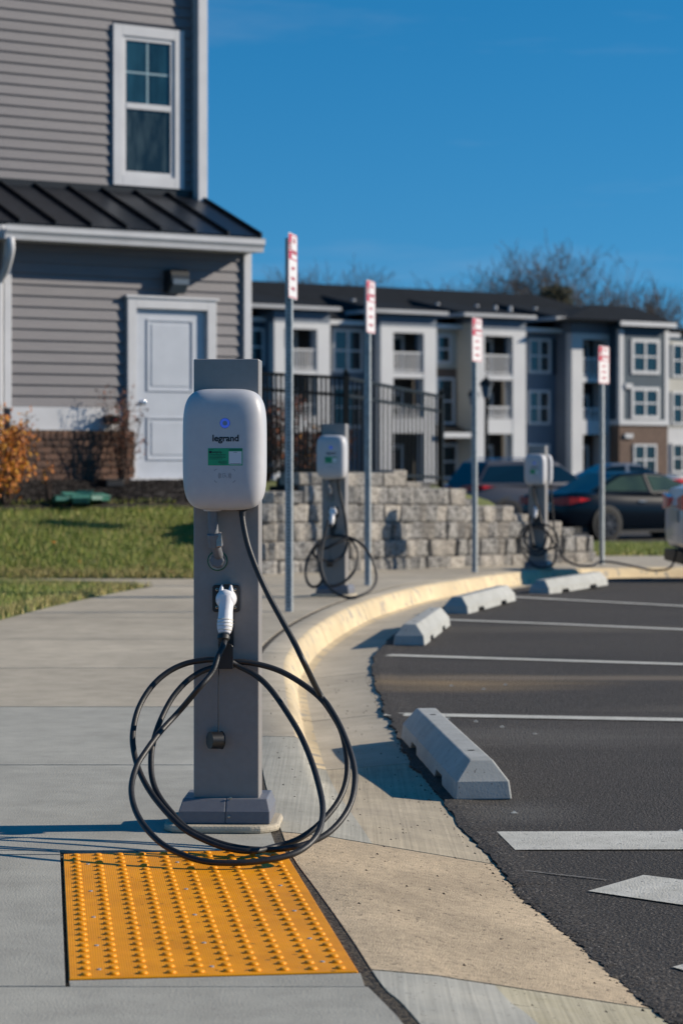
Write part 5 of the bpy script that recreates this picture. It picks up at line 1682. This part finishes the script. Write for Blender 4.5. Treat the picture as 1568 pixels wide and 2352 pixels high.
# main body and roof
ue = U(1545)
abox("main_wall", -13, U(1422), 0.5, 11, Z0, ZE, M_agrey)
ur1 = U(1300, 6); zr_ = 11.25
wr = 9.0
mb = MB()
mb.add([(-14, -0.45, ZE), (ue, -0.45, ZE), (ue, 18, ZE), (-14, 18, ZE), (-14, wr, zr_), (ur1, wr, zr_)], [(0, 1, 5, 4), (1, 2, 5), (2, 3, 4, 5), (3, 0, 4), (3, 2, 1, 0)])
mb.obj("main_roof", M_aroof, apt)
abox("eave", -14, ue, -0.6, -0.46, ZE - 0.22, ZE + 0.02, M_aw)
for (x, y) in ((666, 711 - 2), (811, 673), (1004, 690), (1094, 667), (1137, 672), (1171, 687), (1228, 690)):
    # roof vents: short white pipes standing on the front slope
    w = 2.6
    zz = ZE + (w + 0.45) * (zr_ - ZE) / (wr + 0.45)
    mb = MB(); mb.tube([(U(x, w), w, zz - 0.1), (U(x, w), w, zz + 0.55)], 0.11, 8); mb.obj("roof_vent", M_aw, apt)
# A: blue wall with a window at the left
abox("facade_wall", U(480, -0.4), U(632, -0.4), -0.4, 0.5, Z0, ZE, M_ab)
awin(U(560, -0.4), U(606, -0.4), 5.95, 7.95, -0.4, 1); awin(U(560, -0.4), U(606, -0.4), 3.0, 5.0, -0.4, 1)
# B
balcony_bay(630, 653, 728, 758, 500, 784, 0, M_adark)
# C: recess with a pair of windows, grey panels
abox("facade_wall", U(755), U(880), 0.0, 0.5, 5.55, ZE, M_agrey); abox("facade_wall", U(755), U(880), 0.03, 0.5, Z0, 5.55, M_agrey)
awin(U(762), U(832), 5.75, 8.1, 0.0); awin(U(762), U(832), 2.7, 5.0, 0.03)
for x0, x1 in ((757, 761), (833, 839)): abox("shutter", U(x0), U(x1), -0.05, 0.0, 5.9, 7.95, M_shut)
# D
balcony_bay(874, 903, 973, 1002, 862, 1030, 0, M_adark)
# E: cream wall above brown brick with a porch roof
abox("facade_wall", U(1000), U(1066), 0.0, 0.5, 6.1, ZE, M_ac); abox("facade_wall", U(1000), U(1066), 0.03, 0.5, Z0, 6.1, M_abr)
awin(U(1000), U(1035), 6.35, 8.0, 0.0, 1); awin(U(1000), U(1043), 2.95, 5.6, 0.03, 1); awin(U(1002), U(1050), -0.1, 1.9, 0.03, 1)
mb = MB(); mb.prism([(0.0, 3.0), (-1.6, 2.5), (-1.6, 2.25), (0.0, 2.25)], 'x', U(1010, -1), U(1080, -1.6)); mb.obj("porch_roof", M_aroof, apt)
abox("porch_beam", U(1010, -1.6), U(1080, -1.6), -1.66, -1.602, 2.22, 2.5, M_aw)
# F
balcony_bay(1085, 1112, 1177, 1207, 1066, 1232, 0, M_adark, False)
abox("side_wall", U(1056, -0.3), U(1086, BW), BW + 0.02, 0.5, Z0, 8.6, M_ac)
# G
abox("facade_wall", U(1200), U(1318), 0.0, 0.5, 5.5, ZE, M_agrey); abox("facade_wall", U(1200), U(1318), 0.03, 0.5, Z0, 5.5, M_agrey)
awin(U(1211), U(1262), 5.95, 7.95, 0.0); awin(U(1211), U(1262), 3.0, 5.0, 0.03); awin(U(1211), U(1262), -0.1, 1.9, 0.03)
abox("shutter", U(1269), U(1287), -0.05, 0.0, 5.9, 7.95, M_shut)
# H
balcony_bay(1312, 1338, 1395, 1403, 1277, 1420, 0, M_adark)
# I: blue block with brick ground floor
IW = BW - 0.9
i0_, i1_ = U(1421, IW), U(1533, IW)
abox("block_wall", i0_, i1_, IW, 9, 3.3, ZE + 0.3, M_ab); abox("block_wall", i0_ + 0.02, i1_ - 0.02, IW + 0.03, 9, Z0, 3.0, M_abr)
abox("band", i0_ - 0.05, i1_ + 0.05, IW - 0.08, 9, 3.0, 3.3, M_aw)
abox("corner_board", i0_ - 0.03, i0_ + 0.3, IW - 0.05, IW + 0.2, 3.3, ZE, M_aw); abox("corner_board", i1_ - 0.3, i1_ + 0.03, IW - 0.05, IW + 0.2, 3.3, ZE, M_aw)
wu0, wu1 = U(1447, IW), U(1512, IW)
awin(wu0, wu1, 5.95, 8.0, IW, 2, 0.2); awin(wu0, wu1, 3.35, 5.2, IW, 2, 0.2); awin(U(1453, IW), U(1506, IW), 0.1, 1.9, IW + 0.03, 2, 0.12)
abox("wall_light", U(1432, IW), U(1448, IW), IW - 0.15, IW, 5.1, 5.4, M_aw); abox("wall_light", U(1432, IW), U(1450, IW), IW - 0.12, IW + 0.03, 2.25, 2.5, M_aw)
u0, u1 = U(1425, IW - 0.6), U(1553, IW - 0.6)
mb = MB(); mb.box(u0, u1, IW - 0.6, IW - 0.46, ZE + 0.2, ZE + 0.45); mb.box(u1 - 0.14, u1, IW - 0.46, 9, ZE + 0.2, ZE + 0.45); mb.obj("eave", M_aw, apt)
up = U(1350, 3); zp = 10.25
mb = MB(); mb.add([(U(1290, -2.4), IW - 0.6, ZE + 0.453), (u1, IW - 0.6, ZE + 0.453), (u1, 9, ZE + 0.453), (U(1290, -2.4), 9, ZE + 0.453), (up, 2.6, zp), (U(1440, 3), 2.6, zp)],
               [(0, 1, 5, 4), (1, 2, 5), (2, 3, 4, 5), (3, 0, 4), (3, 2, 1, 0)]); mb.obj("block_roof", M_aroof, apt)
# J: cream wing at the right edge
abox("facade_wall", U(1533, 0.6), U(1720, 0.6), 0.6, 9, 2.9, ZE, M_ac); abox("facade_wall", U(1533, 0.6), U(1720, 0.6), 0.63, 9, Z0, 2.9, M_aw)
for (z0, z1) in ((5.95, 8.0), (3.1, 5.1), (0.2, 2.0)): awin(U(1540, 0.6), U(1590, 0.6), z0, z1, 0.6, 2, 0.14)
for (z0, z1) in ((5.95, 8.0), (3.1, 5.1), (0.2, 2.0)): awin(U(1625, 0.6), U(1675, 0.6), z0, z1, 0.6, 2, 0.14)
abox("wing_roof", U(1530, 0.2), U(1730, 0.2), 0.2, 9.2, ZE + 0.002, ZE + 0.35, M_aroof)

# ================================================================== CARS
M_tyre = mat("tyre", S('#1a1a1b'), rough=0.85)
M_rim = mat("alloy_rim", S('#4b4c50'), rough=0.35, metal=0.7)
M_carglass = mat("car_glass", S('#0d1a20'), rough=0.05, spec=0.7)
M_tail = mat("tail_lens", S('#c9101c'), rough=0.15, coat=0.6)
M_under = mat("car_black_trim", S('#121314'), rough=0.6)
M_plate = mat("number_plate", S('#9a9890'), rough=0.5)
def paintm(n, h, metal=0.3): return mat(n, S(h), rough=0.22, metal=metal, coat=0.0, spec=0.22)
def car(name, label, loc, yaw, paint, L=4.8, W=1.84, H=1.45, style='sedan', glass=M_carglass, group="cars parked in the lot"):
    o = thing(name, label, "car", loc, yaw, group)
    h = L / 2; k = W / 1.84
    if style == 'sedan':
        st_ = [(-h, .66, .40, .78), (-h + .05, .80, .33, .97), (-h + .25, .86, .28, 1.03), (-h + .8, .90, .26, 1.02), (-.9, .92, .24, .98), (.2, .92, .24, .95), (.95, .915, .24, .95), (1.4, .90, .26, .92), (h - .45, .86, .28, .82), (h - .12, .77, .30, .72), (h, .60, .38, .58)]
        rb, rt, ft, fb = -h + .62, -h + 1.62, .28, 1.30
    else:
        st_ = [(-h, .74, .42, .95), (-h + .04, .84, .36, 1.05), (-h + .25, .89, .32, 1.08), (-h + .9, .92, .30, 1.07), (-.9, .93, .28, 1.05), (.2, .93, .28, 1.03), (.95, .925, .28, 1.03), (1.3, .91, .30, 1.02), (h - .45, .88, .32, .95), (h - .12, .80, .34, .84), (h, .64, .42, .68)]
        rb, rt, ft, fb = -h + .10, -h + .55, .30, 1.25
    half = [(0, 0), (.80, 0), (.95, .06), (1.0, .28), (1.005, .55), (.985, .82), (.93, .95), (.78, 1.0), (0, 1.015)]
    vs = []
    for (x, hw, zb, zt) in st_:
        for (a, b) in half: vs.append((x, -a * hw * k, zb + b * (zt - zb)))
        for (a, b) in half[-2:0:-1]: vs.append((x, a * hw * k, zb + b * (zt - zb)))
    n = len(half) * 2 - 2
    fs = [(i * n + j, i * n + (j + 1) % n, (i + 1) * n + (j + 1) % n, (i + 1) * n + j) for i in range(len(st_) - 1) for j in range(n)]
    fs += [tuple(range(n)), tuple((len(st_) - 1) * n + j for j in range(n))]
    mb = MB(); mb.add(vs, fs); body = mb.obj("body", paint, o, smooth=True, angle=45)
    # cabin shell
    zb0 = .96 if style == 'sedan' else 1.03
    bw, tw_ = .80 * k, .60 * k
    zt = H
    B = [(rb, -bw + .08, zb0), (fb, -bw + .06, zb0), (fb, bw - .06, zb0), (rb, bw - .08, zb0)]
    T = [(rt, -tw_, zt - .03), (ft, -tw_, zt - .03), (ft, tw_, zt - .03), (rt, tw_, zt - .03)]
    Bm = [(-.2, -bw - .06, zb0), (-.2, bw + .06, zb0)]
    Tm = [((rt + ft) / 2, -tw_ - .03, zt), ((rt + ft) / 2, tw_ + .03, zt)]
    V = [B[0], Bm[0], B[1], B[2], Bm[1], B[3], T[0], Tm[0], T[1], T[2], Tm[1], T[3]]
    Fc = [(0, 1, 7, 6), (1, 2, 8, 7), (2, 3, 9, 8), (3, 4, 10, 9), (4, 5, 11, 10), (5, 0, 6, 11), (6, 7, 10, 11), (7, 8, 9, 10), (5, 4, 3, 2, 1, 0)]
    mb = MB(); mb.add(V, Fc); mb.obj("cabin", paint, o, bevel=0.05, seg=3)
    def panel(nm, q, m, shrink, out):
        q = [Vector(p) for p in q]; c = sum(q, Vector()) / len(q)
        nr = (q[1] - q[0]).cross(q[2] - q[0]).normalized()
        if nr.dot(c - Vector((c.x * 0.8, 0, .9))) < 0: nr = -nr
        q = [c + (p - c) * shrink + nr * out for p in q]
        b = [p - nr * 0.03 for p in q]
        mb = MB(); mb.add(q + b, [tuple(range(len(q)))] + [tuple(range(2 * len(q) - 1, len(q) - 1, -1))] + [(i, (i + 1) % len(q), len(q) + (i + 1) % len(q), len(q) + i) for i in range(len(q))])
        return mb.obj(nm, m, o)
    lp = lambda a, b, t: tuple(a[i] + (b[i] - a[i]) * t for i in range(3))
    for sgn in (0, 1):
        b0, bm, b1 = (B[0], Bm[0], B[1]) if sgn == 0 else (B[3], Bm[1], B[2])
        t0, tm, t1 = (T[0], Tm[0], T[1]) if sgn == 0 else (T[3], Tm[1], T[2])
        panel("side_window", [lp(b0, t0, .12), lp(bm, tm, .1), lp(bm, tm, .9), lp(b0, t0, .88)], glass, .86, .012)
        panel("side_window", [lp(bm, tm, .1), lp(b1, t1, .12), lp(b1, t1, .88), lp(bm, tm, .9)], glass, .86, .012)
    panel("rear_window", [B[0], B[3], T[3], T[0]], glass, .84, .012)
    panel("windshield", [B[1], B[2], T[2], T[1]], glass, .88, .012)
    wr_ = .335 if style == 'sedan' else .36
    for x in (-h + .98, h - .92):
        for sg in (-1, 1):
            yy_ = sg * (.915 * k)
            mb = MB(); mb.lathe([(wr_ + .055, -sg * .25), (wr_ + .055, sg * .006), (wr_ + .03, sg * .008), (.05, sg * .008)], (x, yy_, wr_ + .02), 'y', 24); mb.obj("wheel_arch", M_under, o)
            mb = MB(); mb.lathe([(wr_ - .06, -sg * .2), (wr_ - .02, -sg * .2), (wr_, -sg * .16), (wr_, sg * 0.0), (wr_ - .02, sg * .022), (wr_ - .085, sg * .026), (wr_ - .09, sg * .015)], (x, yy_, wr_), 'y', 28)
            wh = mb.obj("wheel", M_tyre, o, smooth=True)
            mb = MB(); mb.lathe([(wr_ - .088, sg * .016), (wr_ - .095, sg * .028), (wr_ - .115, sg * .028), (wr_ - .12, sg * .018), (wr_ - .12, sg * .016)], (x, yy_, wr_), 'y', 28)
            for s_ in range(7):
                a = 2 * math.pi * s_ / 7
                ca, sa = math.cos(a), math.sin(a)
                p = Vector((x, yy_ + sg * .024, wr_))
                d = Vector((ca, 0, sa)); e = Vector((-sa, 0, ca))
                q = [p + d * .03 + e * .028, p + d * (wr_ - .1) + e * .017, p + d * (wr_ - .1) - e * .017, p + d * .03 - e * .028]
                r_ = [v + Vector((0, sg * .012, 0)) for v in q]
                mb.add(q + r_, [(0, 1, 2, 3), (7, 6, 5, 4), (0, 4, 5, 1), (1, 5, 6, 2), (2, 6, 7, 3), (3, 7, 4, 0)])
            mb.lathe([(.05, sg * .02), (.05, sg * .042), (.02, sg * .046)], (x, yy_, wr_), 'y', 12)
            mb.obj("rim", M_rim, wh)
    zl = .82 if style == 'sedan' else .98
    for sg in (-1, 1):
        pr_ = [(-h - .03, .30, zl - .05), (-h - .03, .66, zl - .07), (-h + .02, .85, zl - .05), (-h + .22, .94, zl - .0), (-h + .46, .965, zl + .05), (-h + .22, .94, zl + .09), (-h + .02, .85, zl + .10), (-h - .03, .66, zl + .10), (-h - .03, .30, zl + .06)]
        a_ = [(x, sg * y * k, z) for x, y, z in pr_]; b_ = [(x + .18, sg * (y - .12) * k, z) for x, y, z in pr_]
        mb = MB(); mb.add(a_ + b_, [(0, 1, 7, 8), (1, 2, 6, 7), (2, 3, 5, 6), (3, 4, 5)] + [(q, (q + 1) % 9, 9 + (q + 1) % 9, 9 + q) for q in range(9)])
        mb.obj("tail_lamp", M_tail, o)
        mb = MB(); mb.box(fb - .22, fb - .05, sg * .86 * k, sg * 1.03 * k, zb0 + .02, zb0 + .16); mb.obj("mirror", paint, o, bevel=0.03)
        for x in (-.62, .42):
            mb = MB(); mb.box(x, x + .2, sg * .905 * k, sg * .945 * k, zb0 - .16, zb0 - .125); mb.obj("door_handle", M_chrome if style == 'sedan' else paint, o, bevel=0.012)
    mb = MB(); mb.box(-h - .02, -h + .05, -.27, .27, zl - .20, zl - .07); mb.obj("number_plate", M_plate, o)
    mb = MB(); mb.box(-h - .02, -h + .05, -.45 * k, .45 * k, zl - .055, zl - .02); mb.obj("trim_strip", M_chrome, o)
    mb = MB(); mb.box(-h + .01, h - .05, -.80 * k, .80 * k, .17, .30); mb.obj("underbody", M_under, o)
    if style == 'suv':
        for sg in (-1, 1):
            mb = MB(); mb.tube([(rt + .15, sg * .52 * k, H + .01), (rt + .3, sg * .53 * k, H + .05), (ft - .3, sg * .53 * k, H + .05), (ft - .1, sg * .52 * k, H + .0)], .018, 6); mb.obj("roof_rail", M_chrome, o)
    return o
def car_at(corner_x, Zc, z, yaw, L, W):
    X = (corner_x - CX) * Zc / F
    hd = Vector((math.cos(yaw), math.sin(yaw), 0)); lf = Vector((-math.sin(yaw), math.cos(yaw), 0))
    return Vector((X, Zc, z)) + hd * L / 2 + lf * W / 2
car("parked_car", "black sedan with red tail lamps, parked beyond the stepped end of the block wall", car_at(1310, 50, -.655, R(33), 4.85, 1.84), R(33), paintm("paint_navy", '#030e1a', 0.0), 4.85, 1.84, 1.44, glass=mat('car_glass_green', S('#3b4a3c'), S('#18232a'), 1.1, 2, 0.06, spec=0.5))
car("parked_car", "dark grey SUV standing behind the retaining wall", car_at(1090, 59, -.66, R(28), 4.55, 1.85), R(28), paintm("paint_grey", '#4f5057', 0.3), 4.55, 1.85, 1.68, 'suv')
car("parked_car", "white car at the right picture edge, its charging cable lying on the kerb", car_at(1582, 25.35, zs(26) - .1, R(1.5), 4.6, 1.84), R(1.5), paintm("paint_white", '#b9bdc4', 0.0), 4.6, 1.84, 1.5)
car("parked_car", "silver car parked close to the apartment building, half hidden by the black sedan", Vector((9.4, 84, -.55)), R(200), paintm("paint_silver", '#8d9299', 0.5), 4.7, 1.82, 1.46)
car("parked_car", "pale hatchback at the far right, beyond the black sedan's roof", Vector((15.2, 88, -.53)), R(20), paintm("paint_pale", '#a9b3bd', 0.2), 4.3, 1.78, 1.5, 'suv')

# ================================================================== STREET LAMPS
GL = "black lantern posts in front of the apartment building"
def lantern(loc, label, h, first=[None]):
    if first[0] is None:
        o = thing("street_lamp", label, "street lamp", loc, 0, GL)
        mb = MB(); mb.lathe([(.16, 0), (.16, .25), (.10, .35), (.065, .6), (.05, h - .5), (.07, h - .45), (.05, h - .4)], (0, 0, 0), 'z', 10); mb.obj("lamp_post", M_fence, o, smooth=True)
        mb = MB(); mb.lathe([(.10, h - .4), (.17, h - .05), (.17, h - .04)], (0, 0, 0), 'z', 6); mb.obj("lantern_glass", M_lampglass, o)
        mb = MB(); mb.lathe([(.22, h - .04), (.20, h + .04), (.08, h + .17), (.03, h + .19), (.02, h + .27)], (0, 0, 0), 'z', 6); mb.obj("lantern_cap", M_fence, o)
        first[0] = o; return o
    return dup(first[0], loc, 0.3, label, GL)
lantern(Vector(((1116 - CX) * 72 / F, 72, -.62)), "taller black lantern post right of the middle parking sign", 3.9)
lantern(Vector(((1087 - CX) * 86 / F, 86, -.55)), "lower black lantern post left of the middle parking sign", 3.75)

# ================================================================== BARE TREES BEHIND THE ROOF
def bare_tree(loc, h, label, seed, spread=0.55, group="bare trees behind the apartment roof"):
    r = random.Random(seed)
    o = thing("bare_tree", label, "tree", loc, 0, group)
    tr, br = MB(), MB()
    def grow(p, d, L_, rad, lev):
        n = 4
        pts = [p]
        dd = d.copy()
        for i in range(n):
            dd = (dd + Vector((r.gauss(0, 1), r.gauss(0, 1), r.gauss(0, .6))) * 0.10 + Vector((0, 0, 0.05 if lev else 0))).normalized()
            pts.append(pts[-1] + dd * L_ / n)
        rr = [max(0.03 if lev < 4 else 0.017, rad * (1 - 0.40 * i / n)) for i in range(n + 1)]
        (tr if lev == 0 else br).tube(pts, rr, 6 if lev < 2 else 3, caps=False)
        if lev >= 6 or rad < 0.004: return
        
        kids = 4 if lev == 0 else r.choice((3, 3, 4)) if lev < 4 else 3 if lev == 4 else 2
        for q in range(kids):
            t = r.uniform(0.45, 1.0) if q else 1.0
            i = min(n, max(1, int(t * n)))
            a = r.uniform(0, 6.283)
            side = (dd.orthogonal().normalized())
            side = (Matrix.Rotation(a, 3, dd) @ side)
            nd = (dd * (1 - spread * r.uniform(.6, 1.1)) + side * spread * r.uniform(.6, 1.15) + Vector((0, 0, .18))).normalized()
            grow(pts[i], nd, L_ * r.uniform(.58, .82), rr[i] * r.uniform(.58, .74), lev + 1)
    grow(Vector((0, 0, 0)), Vector((r.uniform(-.06, .06), r.uniform(-.06, .06), 1)), h * .34, h * 0.022, 0)
    tr.obj("trunk", M_bark, o, smooth='all'); br.obj("branches", M_bark, o, smooth='all')
    zmax = max(v[2] for v in br.v)
    o.scale = (h / zmax,) * 3
    return o
def tree_px(x, ytop, Z): 
    h = (HY - ytop) * Z / F + CAMH
    return Vector(((x - CX) * Z / F, Z, 0)), h
TL = [(1165, 575, 192, "bare tree between the thin one and the broad one over the roof"), (1370, 572, 198, "bare tree filling the gap before the blue block's roof"), (1500, 640, 199, "bare tree low over the right end of the block's roof"),
      (1205, 545, 185, "broad bare tree rising over the middle of the apartment roof"), (1282, 536, 190, "tallest bare tree, just right of the roof's centre"), (1345, 552, 186, "bare tree leaning over the right slope of the roof"),
      (1405, 578, 192, "bare tree above the blue apartment block"), (1455, 615, 188, "small bare tree above the right end of the roof"), (1560, 660, 190, "bare tree at the right edge of the picture"), (1120, 590, 200, "thin bare tree left of the broad one"),
      (850, 578, 205, "slender bare tree behind the roof by the second parking sign"), (740, 598, 205, "bare tree behind the roof right of the tallest parking sign"), (640, 602, 210, "low bare tree by the house corner"), (590, 608, 212, "bare tree showing next to the house's eave"),
      (940, 612, 206, "short bare tree behind the flat middle of the roof"), (1010, 625, 206, "lowest bare tree behind the roof"), (695, 612, 215, "twiggy bare tree half behind the tallest parking sign"), (795, 604, 215, "bare tree left of the slender one")]
for i, (x, yt, Z, lab) in enumerate(TL):
    loc, h = tree_px(x, yt, Z)
    bare_tree(loc, h, lab, 40 + i * 3, 0.62 if i < 7 else 0.5)
# dark evergreen
X, Z = (1276 - CX) * 178 / F, 178
h = (HY - 652) * Z / F + CAMH
ev = thing("evergreen_tree", "dark evergreen top showing between the bare trees over the roof", "tree", (X, Z, 0))
mb = MB(); mb.tube([(0, 0, 0), (0, 0, h * .9)], [.25, .06], 8); mb.obj("trunk", M_bark, ev)
vs, fs = [], []
for _ in range(2600):
    t = rnd.random() ** .7; a = rnd.uniform(0, 6.283); rr = (1.9 * (1 - t * .35)) * math.sqrt(rnd.random())
    c = Vector((math.cos(a) * rr, math.sin(a) * rr, h * .55 + h * .45 * t - rr * .28 * 1.0)); s_ = rnd.uniform(.12, .3)
    u = Vector((rnd.gauss(0, 1), rnd.gauss(0, 1), rnd.gauss(0, .6))).normalized(); v = u.orthogonal().normalized()
    b = len(vs); vs += [c - u * s_, c + v * s_ * .4, c + u * s_, c - v * s_ * .4]; fs.append((b, b + 1, b + 2, b + 3))
stuff(raw("needles", vs, fs, M_needle, ev))
